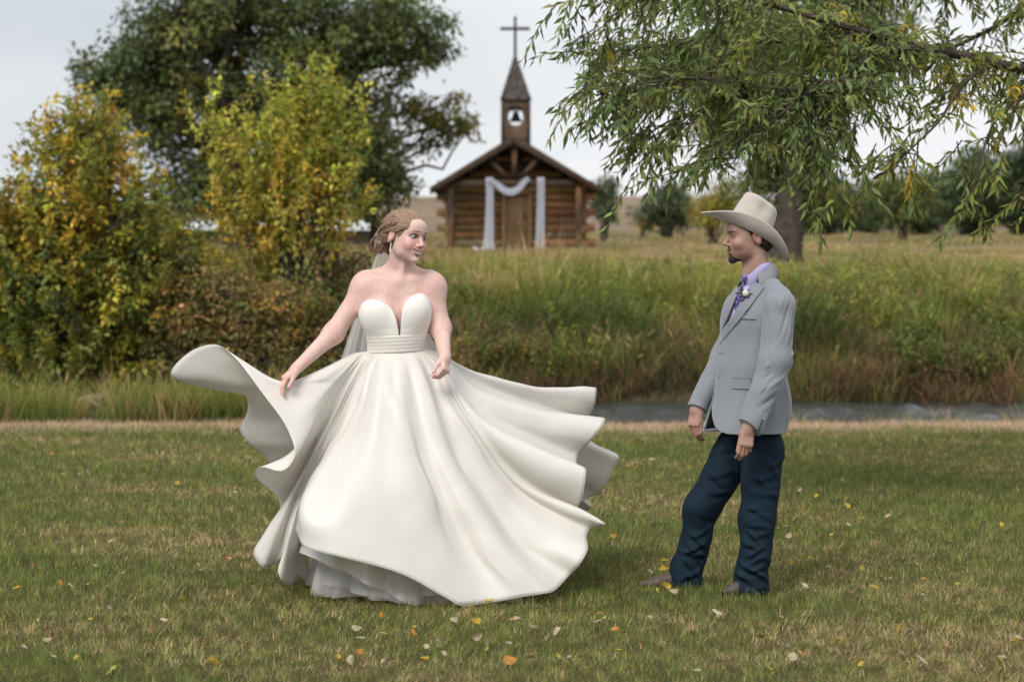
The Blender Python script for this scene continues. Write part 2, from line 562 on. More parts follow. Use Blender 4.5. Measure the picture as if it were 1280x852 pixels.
def sculpt_hand(S, wrist, fwd, palm, thumb_side, size=1.0, curl=(25, 30, 35, 40), spread=4, thumb=(35, 20), lower=.030, k=.0045, curl2=1.0, curl3=.7):
    """A hand: palm slab, four fingers of three bones and a thumb.  fwd: wrist to knuckles; palm: direction the palm faces;
    curl: bend of each finger at the knuckle (degrees), index first, away from the back of the hand."""
    w_ = np.asarray(wrist, float)
    f = np.asarray(fwd, float); f /= np.linalg.norm(f)
    p = np.asarray(palm, float); p -= f * (p @ f); p /= np.linalg.norm(p)
    t = np.cross(f, p)
    if t @ np.asarray(thumb_side, float) < 0: t = -t
    s = size
    for a, b, r in ((.024, .020, .0135), (.008, .008, .0145), (-.008, -.006, .0140), (-.022, -.018, .0125)):   # metacarpals
        S.cap(w_ + f * .012 * s + t * b * .9 * s, w_ + f * .084 * s + t * a * s - p * .002 * s, r * s, (r - .0025) * s, k=.012)
    S.cap(w_ - f * .02 * s, w_ + f * .02 * s, .024 * s, .024 * s, k=.014, squash=(t, 1.12))
    S.ell(w_ + f * .035 * s + t * .020 * s + p * .008 * s, np.array((.017, .017, .017)) * s, k=.014)
    lens = (.044, .049, .045, .035)
    for q in range(4):
        base = w_ + f * (.084, .088, .084, .076)[q] * s + t * (.024, .008, -.008, -.0225)[q] * s - p * .001 * s
        sp = math.radians((1.5, .5, -.5, -1.5)[q] * spread)
        d0 = f * math.cos(sp) + t * math.sin(sp)
        ang = math.radians(curl[q]); pt = base
        for b in range(3):
            ln = lens[q] * (1, .62, .50)[b] * s
            dv = d0 * math.cos(ang) + p * math.sin(ang)
            r0 = (.0093, .0084, .0076)[b] * (1, 1.04, 1, .88)[q] * s
            S.cap(pt, pt + dv * ln, r0, r0 * .9, k=.0035 if b == 0 else .002)
            pt = pt + dv * ln
            ang += math.radians(curl[q] * (curl2, curl3, 0)[b] + 4)
    b0 = w_ + f * .024 * s + t * .022 * s + p * .006 * s
    a1, a2 = math.radians(thumb[0]), math.radians(thumb[1])
    d1 = f * math.cos(a1) + t * math.sin(a1) * .8 + p * math.sin(a1) * .55
    d1 /= np.linalg.norm(d1)
    d2 = d1 * math.cos(a2) + (f * .6 + p * .5 - t * .4) * math.sin(a2); d2 /= np.linalg.norm(d2)
    S.cap(b0, b0 + d1 * .044 * s, .0125 * s, .0105 * s, k=.010)
    S.cap(b0 + d1 * .044 * s, b0 + d1 * .044 * s + d2 * .030 * s, .0105 * s, .0092 * s, k=.003)
    S.cap(b0 + d1 * .044 * s + d2 * .030 * s, b0 + d1 * .044 * s + d2 * .052 * s, .0092 * s, .0078 * s, k=.002)


def drape(poly_uv, to3d, bvh, off, thick, name, mat, parent, step=.006, mapfun=None, col=None):
    """A thin cloth patch laid on a surface: the outline (2-D, in a plane) is filled with a grid, each point dropped on
    the surface along to3d's direction, lifted by off and given thickness."""
    P = np.asarray(poly_uv, float)
    bm = bmesh.new()
    vs = [bm.verts.new((q[0], q[1], 0)) for q in P]
    bm.faces.new(vs)
    lo, hi = P.min(0), P.max(0)
    for ax_ in (0, 1):
        for c in np.arange(lo[ax_] + step, hi[ax_], step):
            co = (c, 0, 0) if ax_ == 0 else (0, c, 0)
            no = (1, 0, 0) if ax_ == 0 else (0, 1, 0)
            bmesh.ops.bisect_plane(bm, geom=bm.verts[:] + bm.edges[:] + bm.faces[:], plane_co=co, plane_no=no)
    bmesh.ops.triangulate(bm, faces=bm.faces[:])
    org = []
    for v in bm.verts:
        o_, d_ = to3d(v.co.x, v.co.y)
        hit = bvh.ray_cast(Vector(o_), Vector(d_))
        if hit[0] is None:
            nr = bvh.find_nearest(Vector(o_) + Vector(d_) * 11.15)
            hit = (nr[0], nr[1], 0, 0)
        n = hit[1] if hit[1].dot(Vector(d_)) < 0 else -hit[1]
        org.append((hit[0], n))
    rd = [Vector(to3d(v.co.x, v.co.y)[1]).normalized() for v in bm.verts]
    for v, (h, n), r_d in zip(bm.verts, org, rd): v.co = h - r_d * off
    bm.normal_update()
    if bm.faces and sum((f.normal.dot(Vector(d_)) for f in bm.faces)) > 0:
        bmesh.ops.reverse_faces(bm, faces=bm.faces[:])
    me = bpy.data.meshes.new(name)
    bm.to_mesh(me); bm.free()
    ob = link(name, me, mat, parent)
    md = ob.modifiers.new('thickness', 'SOLIDIFY'); md.thickness = thick; md.offset = 0
    return ob


M_skin = material('skin', attr=True, rough=.50, spec=.35, sss=.12, sss_rad=(.010, .004, .0025), noise=(38, .05), bump=(260, .10, .0012))
M_pearl = material('crystal', (.85, .84, .82), rough=.15, spec=.8)
# ------------------------------------------------------------------ terrain, creek, lawn
HY = np.array([-80, 20.8, 22.2, 23.1, 24.0, 27.2, 28.0, 29.2, 31, 34, 38, 45, 60, 80, 120, 200, 300, 450, 600, 900, 2600], float)
HZ = np.array([0, 0, -.05, -.24, -.55, -.55, -.15, .28, .62, .88, 1.02, 1.12, 1.40, 1.62, 1.95, 2.6, 4.2, 8.2, 11.2, 13, 15], float)


def bend(x): return .22 * np.sin(x * .35 + 1) + .12 * np.sin(x * .9)


def ground_z(x, y):
    x = np.asarray(x, float); y = np.asarray(y, float)
    near = sstep(18, 23, y) * (1 - sstep(30, 60, y))
    z = np.interp(y + bend(x) * near, HY, HZ)
    far = sstep(180, 500, y)
    z = z + far * (1.4 * np.sin(x * .011 + .6) + .7 * np.sin(x * .027 + y * .004)) + .05 * sstep(29, 40, y) * np.sin(x * .8) * np.sin(y * .55)
    return z


ys = np.concatenate([np.linspace(-60, 8, 8), np.linspace(9, 20, 23), np.linspace(20.3, 30, 66), np.linspace(30.5, 64, 68), np.geomspace(66, 2600, 80)])
us = np.linspace(-1, 1, 121)
Yg, Ug = np.meshgrid(ys, us, indexing='ij')
Xg = Ug * (40 + np.maximum(Yg, 0) * .75)
Vg = np.stack([Xg, Yg, ground_z(Xg, Yg)], -1).reshape(-1, 3)
Mg = bpy.data.materials.new('ground'); Mg.use_nodes = True
t = Mg.node_tree; P = t.nodes['Principled BSDF']; P.inputs['Roughness'].default_value = .95; P.inputs['Specular IOR Level'].default_value = .1
N = t.nodes.new; LK = t.links.new
co = N('ShaderNodeTexCoord'); sp = N('ShaderNodeSeparateXYZ'); LK(co.outputs['Object'], sp.inputs[0])
def noise(scale, detail=5, rough=.55):
    n = N('ShaderNodeTexNoise'); n.inputs['Scale'].default_value = scale; n.inputs['Detail'].default_value = detail; n.inputs['Roughness'].default_value = rough
    LK(co.outputs['Object'], n.inputs['Vector']); return n.outputs['Fac']
def mrange(v, a, b, c=0., d=1.):
    m = N('ShaderNodeMapRange'); m.inputs[1].default_value = a; m.inputs[2].default_value = b; m.inputs[3].default_value = c; m.inputs[4].default_value = d
    LK(v, m.inputs[0]); return m.outputs[0]
def rgb(c): r = N('ShaderNodeRGB'); r.outputs[0].default_value = (*c, 1); return r.outputs[0]
def mixc(f, a, b):
    m = N('ShaderNodeMix'); m.data_type = 'RGBA'; LK(f, m.inputs[0]); LK(a, m.inputs[6]); LK(b, m.inputs[7]); return m.outputs[2]
def addm(a, b, op='ADD'):
    m = N('ShaderNodeMath'); m.operation = op
    LK(a, m.inputs[0])
    if isinstance(b, (int, float)): m.inputs[1].default_value = b
    else: LK(b, m.inputs[1])
    return m.outputs[0]
n_big, n_mid, n_fine = noise(.45), noise(2.5), noise(28, 6, .7)
lawn_c = mixc(mrange(n_mid, .42, .62), rgb((.050, .055, .020)), rgb((.105, .082, .042)))
lawn_c = mixc(mrange(n_fine, .35, .7), lawn_c, rgb((.085, .068, .034)))
dirt_c = mixc(mrange(n_fine, .3, .7), rgb((.26, .185, .115)), rgb((.40, .29, .195)))
bank_c = mixc(mrange(n_mid, .4, .65), rgb((.055, .045, .026)), rgb((.10, .08, .04)))
field_c = mixc(mrange(n_mid, .4, .65), rgb((.20, .155, .075)), rgb((.27, .205, .11)))
far_c = mixc(mrange(noise(.02), .4, .62), rgb((.20, .150, .100)), rgb((.255, .195, .130)))
yw = addm(addm(sp.outputs['Y'], mrange(n_mid, 0, 1, -.6, .6)), mrange(noise(.7), 0.2, .8, -.7, .7))
c = mixc(mrange(yw, 20.3, 20.8), lawn_c, dirt_c)
c = mixc(mrange(yw, 21.9, 22.5), c, bank_c)
c = mixc(mrange(yw, 33, 40), c, field_c)
grn = mixc(mrange(n_big, .45, .6), rgb((.095, .105, .045)), rgb((.19, .155, .08)))
c = mixc(mrange(sp.outputs['Y'], 62, 75), c, grn)
c = mixc(mrange(sp.outputs['Y'], 110, 170), c, far_c)
LK(c, P.inputs['Base Color'])
bp_ = N('ShaderNodeBump'); bp_.inputs['Strength'].default_value = .6; bp_.inputs['Distance'].default_value = .03
LK(n_fine, bp_.inputs['Height']); LK(bp_.outputs[0], P.inputs['Normal'])
tag(link('ground', np_mesh('ground', Vg, grid_faces(len(ys), len(us))[:, ::-1]), Mg), kind='structure')

# creek
Mw = bpy.data.materials.new('creek_water'); Mw.use_nodes = True
t = Mw.node_tree; P = t.nodes['Principled BSDF']; N = t.nodes.new; LK = t.links.new
P.inputs['Base Color'].default_value = (.030, .034, .030, 1); P.inputs['Roughness'].default_value = .05; P.inputs['IOR'].default_value = 1.33
co = N('ShaderNodeTexCoord'); mpg = N('ShaderNodeMapping'); mpg.inputs['Scale'].default_value = (1.6, 3.2, 1); LK(co.outputs['Object'], mpg.inputs[0])
nn = N('ShaderNodeTexNoise'); nn.inputs['Scale'].default_value = 2.6; nn.inputs['Detail'].default_value = 6; nn.inputs['Roughness'].default_value = .62; LK(mpg.outputs[0], nn.inputs['Vector'])
bb = N('ShaderNodeBump'); bb.inputs['Strength'].default_value = 1; bb.inputs['Distance'].default_value = .05; LK(nn.outputs['Fac'], bb.inputs['Height']); LK(bb.outputs[0], P.inputs['Normal'])
wx = np.concatenate([np.linspace(-40, -7.2, 40), np.arange(-7.1, 7.1, .05), np.linspace(7.2, 40, 40)]); wy = np.arange(22.4, 29.0, .055)
WX, WY = np.meshgrid(wx, wy, indexing='ij')
pw = np.stack([WX.ravel() * .9, WY.ravel(), 0 * WX.ravel()], 1)
WZ = (noise3(pw, 51, .40) * .9 + noise3(pw, 52, .8) + noise3(pw, 53, 1.5) * .7 + noise3(pw, 54, 2.8) * .4).reshape(WX.shape)
amp = (.006 + .036 * sstep(-.25, .7, noise3(np.stack([WX.ravel() * .16, WY.ravel() * .55, 0 * WX.ravel()], 1), 57))).reshape(WX.shape)
WZ = -.225 + amp * np.sign(WZ) * np.abs(WZ)**1.15
tag(link('water', np_mesh('water', np.stack([WX, WY, WZ], -1).reshape(-1, 3), grid_faces(len(wx), len(wy))), Mw), kind='structure')


# ------------------------------------------------------------------ grasses
def blades(P, H, Wd, az, lean, curl, colr, seg=3, tip=None, flat=False):
    """Curved tapering blades as one vertex array: P roots, H lengths, lean from vertical, curl = extra bend at the tip."""
    n = len(P); s = np.linspace(0, 1, seg + 1)
    ang = lean[:, None] + curl[:, None] * s[None]**1.3
    ds = (H / seg)[:, None]
    dz = np.concatenate([np.zeros((n, 1)), np.cumsum(np.cos(ang[:, :-1]) * ds, 1)], 1)
    dr = np.concatenate([np.zeros((n, 1)), np.cumsum(np.sin(ang[:, :-1]) * ds, 1)], 1)
    ca, sa = np.cos(az)[:, None], np.sin(az)[:, None]
    C = np.stack([P[:, :1] + dr * ca, P[:, 1:2] + dr * sa, P[:, 2:3] + dz], -1)
    tw = az + rng.uniform(-.9, .9, n)
    wv = np.stack([-np.sin(tw), np.cos(tw), np.zeros(n)], -1)[:, None] * (Wd[:, None] * (1 - s[None]**2.0 * .97) * .5)[..., None]
    V = np.stack([C - wv, C + wv], 2).reshape(n, -1, 3)                   # n, 2(seg+1), 3
    b = np.arange(n)[:, None] * 2 * (seg + 1)
    F = np.concatenate([(b + np.array([2 * j, 2 * j + 1, 2 * j + 3, 2 * j + 2]))[:, None] for j in range(seg)], 1).reshape(-1, 4)
    sh = np.broadcast_to(s[None, :, None, None], (n, seg + 1, 2, 1)).reshape(n, -1, 1)
    tipc = colr if tip is None else tip
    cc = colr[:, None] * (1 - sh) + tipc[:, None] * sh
    return V.reshape(-1, 3), F, cc.reshape(-1, 3)


M_grass = material('grass_blades', attr=True, rough=.7, spec=.15, transl=.35, gain=1.8)
M_reed = material('tall_grass_blades', attr=True, rough=.75, spec=.15, transl=.42, gain=2.05)

n = 420000
u = rng.random(n)
y = 8.6 * (21.3 / 8.6)**(u**.92)
x = (rng.random(n) * 2 - 1) * (.2118 * y + .35)
keep = ~((y > 20.6 + .45 * noise3(np.stack([x, y, 0 * x], 1), 31, .7) + rng.normal(0, .35, n)))
x, y = x[keep], y[keep]; n = len(x)
pz = np.stack([x, y, np.zeros(n)], 1)
q1 = noise3(pz, 21, .55); q2 = noise3(pz, 22, 1.7); q3 = noise3(pz, 23, 6.0)
dry = .20 + .26 * q1 + .26 * q2 + .16 * q3 + .16 * sstep(13.5, 9.0, y) + .10 * sstep(0, 2, x) * sstep(14, 10, y)
isdry = rng.random(n) < np.clip(dry, .06, .88)
g1 = np.array((.056, .084, .021))[None] + rng.random((n, 1))**1.4 * np.array((.130, .104, .034)) + np.clip(q1, -1, 1)[:, None] * np.array((.010, .004, .002))
d1 = np.array((.33, .245, .125))[None] * (0.45 + .85 * rng.random((n, 1))) * (1 + rng.normal(0, .05, (n, 3)))
col = np.where(isdry[:, None], d1, g1)
lush = sstep(.3, .9, q2 - q1 * .3)
tuft = noise3(pz, 24, 9.0) + .7 * noise3(pz, 25, 17.0)
h = (.024 + .029 * rng.random(n)) * (1 + .5 * lush * ~isdry) * np.clip(1 + .38 * tuft, .45, 1.8) * np.where(isdry, .9, 1.0)
wd = .0019 * (y / 9.0)**.85 * (.8 + .5 * rng.random(n))
col = col * np.clip(1 + .22 * tuft, .55, 1.6)[:, None]
V, F, C = blades(np.stack([x, y, ground_z(x, y) - .004], 1), h * (y / 11)**.25, wd, np.where(rng.random(n) < .5, 3.0 * noise3(pz, 26, 3.5), rng.uniform(0, 2 * PI, n)), rng.uniform(.0, .75, n) + .35 * isdry, rng.uniform(.2, 1.1, n), np.clip(col, .005, 1), 2)
tag(link('grass', np_mesh('grass', V, F, C), M_grass), label='short mown lawn grass, green with straw coloured dry patches', kind='stuff')


def clumps(name, label, cents, hts, nb, spread, pal, wdt, seg=4, seed=0, lean=.16, curl=.9, seed_heads=0.0, basebrown=.5):
    """Clumps of tall grass; pal: list of (base colour, tip colour) chosen per clump."""
    r = np.random.default_rng(seed)
    m = len(cents); k = np.repeat(np.arange(m), nb); n = len(k)
    rad = spread * np.sqrt(r.random(n)); th = r.uniform(0, 2 * PI, n)
    x = cents[k, 0] + rad * np.cos(th); y = cents[k, 1] + rad * np.sin(th)
    az = np.where(r.random(n) < .6, th, r.uniform(0, 2 * PI, n)) + r.normal(0, .5, n)
    H = hts[k] * r.uniform(.55, 1.12, n)
    pi_ = cents[k, 2].astype(int)
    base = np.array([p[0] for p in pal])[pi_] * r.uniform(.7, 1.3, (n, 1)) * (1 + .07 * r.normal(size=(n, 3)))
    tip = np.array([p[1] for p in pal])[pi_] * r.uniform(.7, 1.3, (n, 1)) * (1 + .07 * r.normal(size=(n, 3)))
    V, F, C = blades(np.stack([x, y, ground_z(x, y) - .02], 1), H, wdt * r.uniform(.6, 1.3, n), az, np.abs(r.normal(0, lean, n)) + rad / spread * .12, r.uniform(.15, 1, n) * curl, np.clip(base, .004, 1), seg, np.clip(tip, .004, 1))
    Vs, Fs, Cs = [V], [F], [C]
    if seed_heads:
        i = np.nonzero(r.random(n) < seed_heads)[0]
        top = V.reshape(n, seg + 1, 2, 3).mean(2)[i]
        a, d = top[:, -1], top[:, -1] - top[:, -2]; d /= np.linalg.norm(d, axis=1, keepdims=True) + 1e-9
        s = np.cross(d, r.normal(size=d.shape)); s /= np.linalg.norm(s, axis=1, keepdims=True) + 1e-9
        ln = r.uniform(.07, .14, len(i))[:, None]; w_ = r.uniform(.005, .010, len(i))[:, None]
        q = np.stack([a - d * ln * .3, a + d * ln * .2 + s * w_, a + d * ln, a + d * ln * .2 - s * w_], 1).reshape(-1, 3)
        Fs.append(np.arange(len(q)).reshape(-1, 4) + len(V)); Vs.append(q)
        Cs.append(np.repeat(np.array((.27, .19, .10))[None] * r.uniform(.6, 1.3, (len(i), 1)), 4, 0))
    return tag(link(name, np_mesh(name, np.vstack(Vs), np.vstack(Fs), np.vstack(Cs)), M_reed), label=label, kind='stuff')


R0 = np.random.default_rng(77)
def scatter(m, y0, y1, xr, fpal):
    y = R0.uniform(y0, y1, m); x = R0.uniform(-1, 1, m) * (.215 * y + xr)
    return np.stack([x, y, fpal(x, y, R0.random(m))], 1)


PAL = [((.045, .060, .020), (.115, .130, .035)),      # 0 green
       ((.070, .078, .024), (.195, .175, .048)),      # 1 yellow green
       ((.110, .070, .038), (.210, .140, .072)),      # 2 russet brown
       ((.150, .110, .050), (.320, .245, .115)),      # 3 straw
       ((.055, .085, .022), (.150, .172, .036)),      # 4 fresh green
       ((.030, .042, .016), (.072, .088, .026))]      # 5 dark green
def pal_bank(x, y, r):
    q = noise3(np.stack([x, y * .7, 0 * x], 1), 91, .42) * .55 + noise3(np.stack([x, y, 0 * x], 1), 92, 1.0) * .3
    r = np.clip(.5 + q + (r - .5) * .45, 0, .999)
    g = np.sin(x * .9 + 1.2) + .8 * np.sin(x * .37 + y * .6)
    low = np.where(r < .25, 5, np.where(r < .45, 0, np.where(r < .72, 2, 4)))
    mid = np.where(r < .18, 2, np.where(r < .34, 0, np.where(r < .62, 4, np.where(r < .88, 1, 3))))
    top = np.where(r < .22, 2, np.where(r < .42, 4, np.where(r < .66, 1, 3)))
    t = y + .8 * g + (r - .5) * 2
    return np.where(t < 29.6, low, np.where(t < 33.2, mid, top))
c1 = scatter(1500, 27.8, 37.5, 1.0, pal_bank)
h1 = .36 + .30 * R0.random(len(c1)) + .06 * np.sin(c1[:, 0] * 1.3)
h1 = np.where(c1[:, 1] < 28.8, h1 * .72, h1)
pxc = 640 + FPX * c1[:, 0] / c1[:, 1]
lim = 1.25 + .17 * np.exp(-((pxc - 620) / 140)**2) + .12 * np.sin(c1[:, 0] * 2.1) * np.sin(c1[:, 0] * .7 + 1)
h1 = np.minimum(h1, np.maximum(.25, lim - ground_z(c1[:, 0], c1[:, 1]))) * np.where(R0.random(len(c1)) < .10, 1.45, 1.0) * (.80 + .25 * R0.random(len(c1))) * (1 + .30 * noise3(np.stack([c1[:, 0], c1[:, 1] * .7, 0 * c1[:, 0]], 1), 93, .55))
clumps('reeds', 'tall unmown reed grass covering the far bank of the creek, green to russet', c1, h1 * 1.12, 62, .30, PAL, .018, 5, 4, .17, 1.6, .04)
c1b = scatter(520, 27.55, 29.4, 1.0, lambda x, y, r: np.where(r < .45, 2, np.where(r < .8, 0, 1)))
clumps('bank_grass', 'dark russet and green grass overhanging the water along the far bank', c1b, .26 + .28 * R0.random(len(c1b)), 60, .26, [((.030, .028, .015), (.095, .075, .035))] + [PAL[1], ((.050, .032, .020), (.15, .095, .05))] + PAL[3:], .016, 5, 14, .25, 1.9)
c2 = scatter(900, 37.0, 58.5, 1.0, lambda x, y, r: np.where(r < .42, 1, np.where(r < .80, 3, np.where(r < .9, 2, 0))))
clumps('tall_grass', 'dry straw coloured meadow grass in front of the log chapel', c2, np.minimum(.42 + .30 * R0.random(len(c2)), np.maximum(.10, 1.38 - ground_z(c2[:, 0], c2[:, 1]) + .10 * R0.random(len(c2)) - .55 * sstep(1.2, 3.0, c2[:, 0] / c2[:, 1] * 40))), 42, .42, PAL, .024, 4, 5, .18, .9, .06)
c3 = scatter(700, 59.0, 120, 3.0, lambda x, y, r: np.where(r < .16, 1, np.where(r < .86, 3, 2)))
ok = ~((np.abs(c3[:, 0] - at(644, 300, 61)[0]) < 2.6) & (c3[:, 1] < 66)); c3 = c3[ok]
clumps('field_grass', 'low tan pasture grass behind the chapel and the big trees', c3, .08 + .12 * R0.random(len(c3)), 30, .8, PAL, .05, 3, 6, .3, .7)
# tufts on the near bank, left of the gown, and a few at the water's edge on the right
m = 120
tx = np.concatenate([R0.uniform(-5.3, -2.15, m), R0.uniform(-1.9, -.2, 26)]); ty = R0.uniform(21.9, 22.9, len(tx))
c4 = np.stack([tx, ty, np.where(R0.random(len(tx)) < .55, 4, np.where(R0.random(len(tx)) < .6, 1, 3))], 1)
gap = np.abs(tx - at(112, 500, 22.4)[0]) < .16
c4 = c4[~gap]
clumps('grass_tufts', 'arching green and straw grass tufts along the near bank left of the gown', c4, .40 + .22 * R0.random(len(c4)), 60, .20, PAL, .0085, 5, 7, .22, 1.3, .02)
px_ = np.array([745, 760, 775, 930, 985, 1000, 1012, 1040, 1048, 1110, 1130, 1180, 1195, 1210, 1225, 1240, 1262, 1275])
c5 = np.stack([[at(p, 520, 22.7)[0] for p in px_], R0.uniform(22.5, 23.1, len(px_)), np.where(R0.random(len(px_)) < .5, 3, 1)], 1)
clumps('shore_grass', 'sparse straw and green grass tufts at the near edge of the creek', c5, .14 + .20 * R0.random(len(c5)), 40, .15, PAL, .008, 4, 8, .3, 1.1)
# low dry stubble where the lawn ends
c6 = np.stack([R0.uniform(-6, 6, 2400), R0.uniform(20.2, 22.3, 2400), np.full(2400, 3)], 1)
clumps('dry_stubble', 'bleached dry grass stubble along the far edge of the lawn', c6, .03 + .07 * R0.random(2400), 16, .14, [((.3, .22, .15),) * 2] * 5, .006, 2, 9, .6, .8)

# leafy weeds among the reeds: bright willow herb like stems
rw = np.random.default_rng(88)
PV, PC = [], []
nw_ = 1500
wy_ = rw.uniform(28.0, 35.5, nw_); wx_ = rw.uniform(-1, 1, nw_) * (.215 * wy_ + .8)
gsel = np.sin(wx_ * 1.25 + .4) + .9 * np.sin(wx_ * .55 + wy_ * .5 + 2)
kp_ = (gsel > -.25) | (rw.random(nw_) < .35)
wx_, wy_, gsel = wx_[kp_], wy_[kp_], gsel[kp_]
LPw, LDw, LSw, LCw = [], [], [], []
for X0, Y0_, gg in zip(wx_, wy_, gsel):
    z0 = float(ground_z(X0, Y0_)); top = min(.62, max(.25, 1.36 - z0)) * rw.uniform(.6, 1.1)
    pal_ = (np.array((.050, .070, .022)), np.array((.105, .130, .032)), np.array((.175, .175, .042)), np.array((.13, .088, .045)))[rw.choice(4, p=(.55, .30, .05, .10) if Y0_ < 29.4 else ((.20, .45, .27, .08) if gg > 0 else (.12, .28, .36, .24)))]
    if noise3(np.array([[X0, Y0_ * .7, 0]]), 91, .42)[0] < -.12 and rw.random() < .75: continue
    for st_i in range(rw.integers(5, 10)):
        a_ = rw.uniform(0, 2 * PI); r_s = rw.uniform(0, .22); k_ = rw.integers(26, 40)
        t_ = np.linspace(.12, 1, k_)
        hgt = top * rw.uniform(.7, 1.1)
        q = np.stack([X0 + r_s * np.cos(a_) + t_ * hgt * .28 * np.cos(a_), Y0_ + r_s * np.sin(a_) + t_ * hgt * .28 * np.sin(a_), z0 + t_ * hgt], 1)
        ph_ = np.arange(k_) * 2.4
        LPw.append(q); LDw.append(np.stack([np.cos(ph_), np.sin(ph_), rw.normal(.15, .45, k_)], 1)); LSw.append(rw.uniform(.08, .16, k_) * (1.15 - .5 * t_))
        LCw.append(pal_ * np.exp(rw.normal(0, .2, (k_, 1))) * (.75 + .5 * t_[:, None]))
LPw, LDw, LSw, LCw = map(np.concatenate, (LPw, LDw, LSw, LCw))
Vw, Fw = (lambda P, D, L_: (
    np.stack([P, P + D * (L_ * .45)[:, None] + np.cross(D, (0, 0, 1.)) * (L_ * .13)[:, None] + [0, 0, .004], P + D * L_[:, None] - np.array((0, 0, 1.)) * (L_ * .22)[:, None], P + D * (L_ * .45)[:, None] - np.cross(D, (0, 0, 1.)) * (L_ * .13)[:, None] + [0, 0, .004]], 1).reshape(-1, 3),
    np.arange(len(P) * 4).reshape(-1, 4)))(LPw, LDw / np.linalg.norm(LDw, axis=1, keepdims=True), LSw)
tag(link('weeds', np_mesh('weeds', Vw, Fw, np.repeat(np.clip(LCw, .004, 1), 4, 0)), M_reed, smooth=False), label='leafy yellow green weeds growing among the reed grass of the far bank', kind='stuff')
# ------------------------------------------------------------------ log chapel
CY = 60.0
kp = lambda px, py, Y=CY: at(px, py, Y)
chapel = empty('chapel', tuple(kp(643, 312)))
tag(chapel, 'small brown log chapel with a shingled bell steeple and a cross, standing in the meadow', 'chapel')
M_log = material('log_wood', attr=True, rough=.85, spec=.15, noise=(5, .30), bump=(16, .5, .02))
M_dark = material('weathered_timber', (.070, .050, .036), rough=.9, spec=.15, noise=(6, .3), bump=(20, .5, .01))
M_post = material('pine_post', (.150, .086, .046), rough=.85, spec=.15, noise=(4, .35), var=((.045, .034, .028), 1.6, .45, .62))
M_shingle = material('cedar_shingles', attr=True, rough=.9, spec=.1, noise=(9, .25))
M_door = material('door_planks', (.42, .27, .15), rough=.8, noise=(3, .2))
M_iron = material('dark_iron', (.022, .020, .020), rough=.6)
rl = np.random.default_rng(41)
zb = kp(640, 318)[2]; xl, xr = kp(561, 300)[0], kp(729, 300)[0]; xm = (xl + xr) / 2
zev = kp(640, 233)[2]; zrg = kp(643, 171, CY - 1.1)[2]
DEP = 5.2
xe_l, xe_r = kp(537.5, 235, CY - 1.1)[0], kp(750.5, 235, CY - 1.1)[0]
zee = kp(640, 236, CY - 1.1)[2]


def log_row(mb, a, b, z, h, d, seed):
    """One hewn log lying from a to b with rounded faces."""
    r = np.random.default_rng(seed)
    base = np.array((.235, .142, .080)) * r.uniform(.78, 1.22) * (1 + .1 * r.normal(size=3))
    if r.random() < .22: base = np.array((.075, .052, .040))
    a, b = np.asarray(a, float), np.asarray(b, float); dv = b - a; ln = np.linalg.norm(dv); dv /= ln
    nr = np.cross(dv, (0, 0, 1)); ang = np.arange(10) * 2 * PI / 10 + .3
    k = max(3, int(ln / .5)); V = []
    for i in range(k + 1):
        w_ = 1 + r.normal(0, .03)
        for q in ang:
            c, s_ = math.cos(q), math.sin(q)
            V.append(a + dv * ln * i / k + nr * d / 2 * np.sign(c) * abs(c)**.6 * w_ + np.array((0, 0, h / 2 * np.sign(s_) * abs(s_)**.6 * w_ + z)))
    V = np.array(V); F = []
    i, j = np.meshgrid(np.arange(k), np.arange(10), indexing='ij')
    F = [np.stack([i * 10 + j, i * 10 + (j + 1) % 10, (i + 1) * 10 + (j + 1) % 10, (i + 1) * 10 + j], -1).reshape(-1, 4), np.array([np.arange(10)[::-1], np.arange(10) + k * 10])]
    mb.raw(V, F, np.clip(np.tile(base, (len(V), 1)) * (1 + .12 * r.normal(size=(len(V), 1))), .01, 1))


hl_ = .19
nl_ = int((zee + .12 - zb) / hl_)
door_l, door_r, door_t = kp(632, 300)[0], kp(660, 300)[0], kp(640, 243)[2]
mf, ms1, ms2, mbk = MB(), MB(), MB(), MB()
for i in range(nl_):
    z = zb + hl_ * (i + .5); ex = (.30 if i % 2 else .05) if z < zee - .12 else -.06
    if z < door_t:
        log_row(mf, (xl - ex, CY, 0), (door_l, CY, 0), z, hl_ * .985, .2, 100 + i); log_row(mf, (door_r, CY, 0), (xr + ex, CY, 0), z, hl_ * .985, .2, 140 + i)
    else: log_row(mf, (xl - ex, CY, 0), (xr + ex, CY, 0), z, hl_ * .985, .2, 100 + i)
    log_row(mbk, (xl - ex, CY + DEP, 0), (xr + ex, CY + DEP, 0), z, hl_ * .985, .2, 180 + i)
    ey = .05 if i % 2 else .28
    for m_, x in ((ms1, xl), (ms2, xr)): log_row(m_, (x, CY - ey, 0), (x, CY + DEP + ey, 0), z + hl_ * .5 - .0, hl_ * .985, .2, 220 + i + int(x))
for i in range(9):                                                       # gable logs shorten under the roof
    z = zb + hl_ * (nl_ + i + .5)
    t_ = (zrg - .15 - z) / (zrg - .15 - zev)
    if t_ < .06: break
    hw_ = (xr - xl) / 2 * t_ - .02
    for m_, y_ in ((mf, CY), (mbk, CY + DEP)): log_row(m_, (xm - hw_, y_, 0), (xm + hw_, y_, 0), z, hl_ * .985, .2, 300 + i)
for m_ in (mf, ms1, ms2, mbk): m_.build('wall', M_log, chapel, smooth=True)
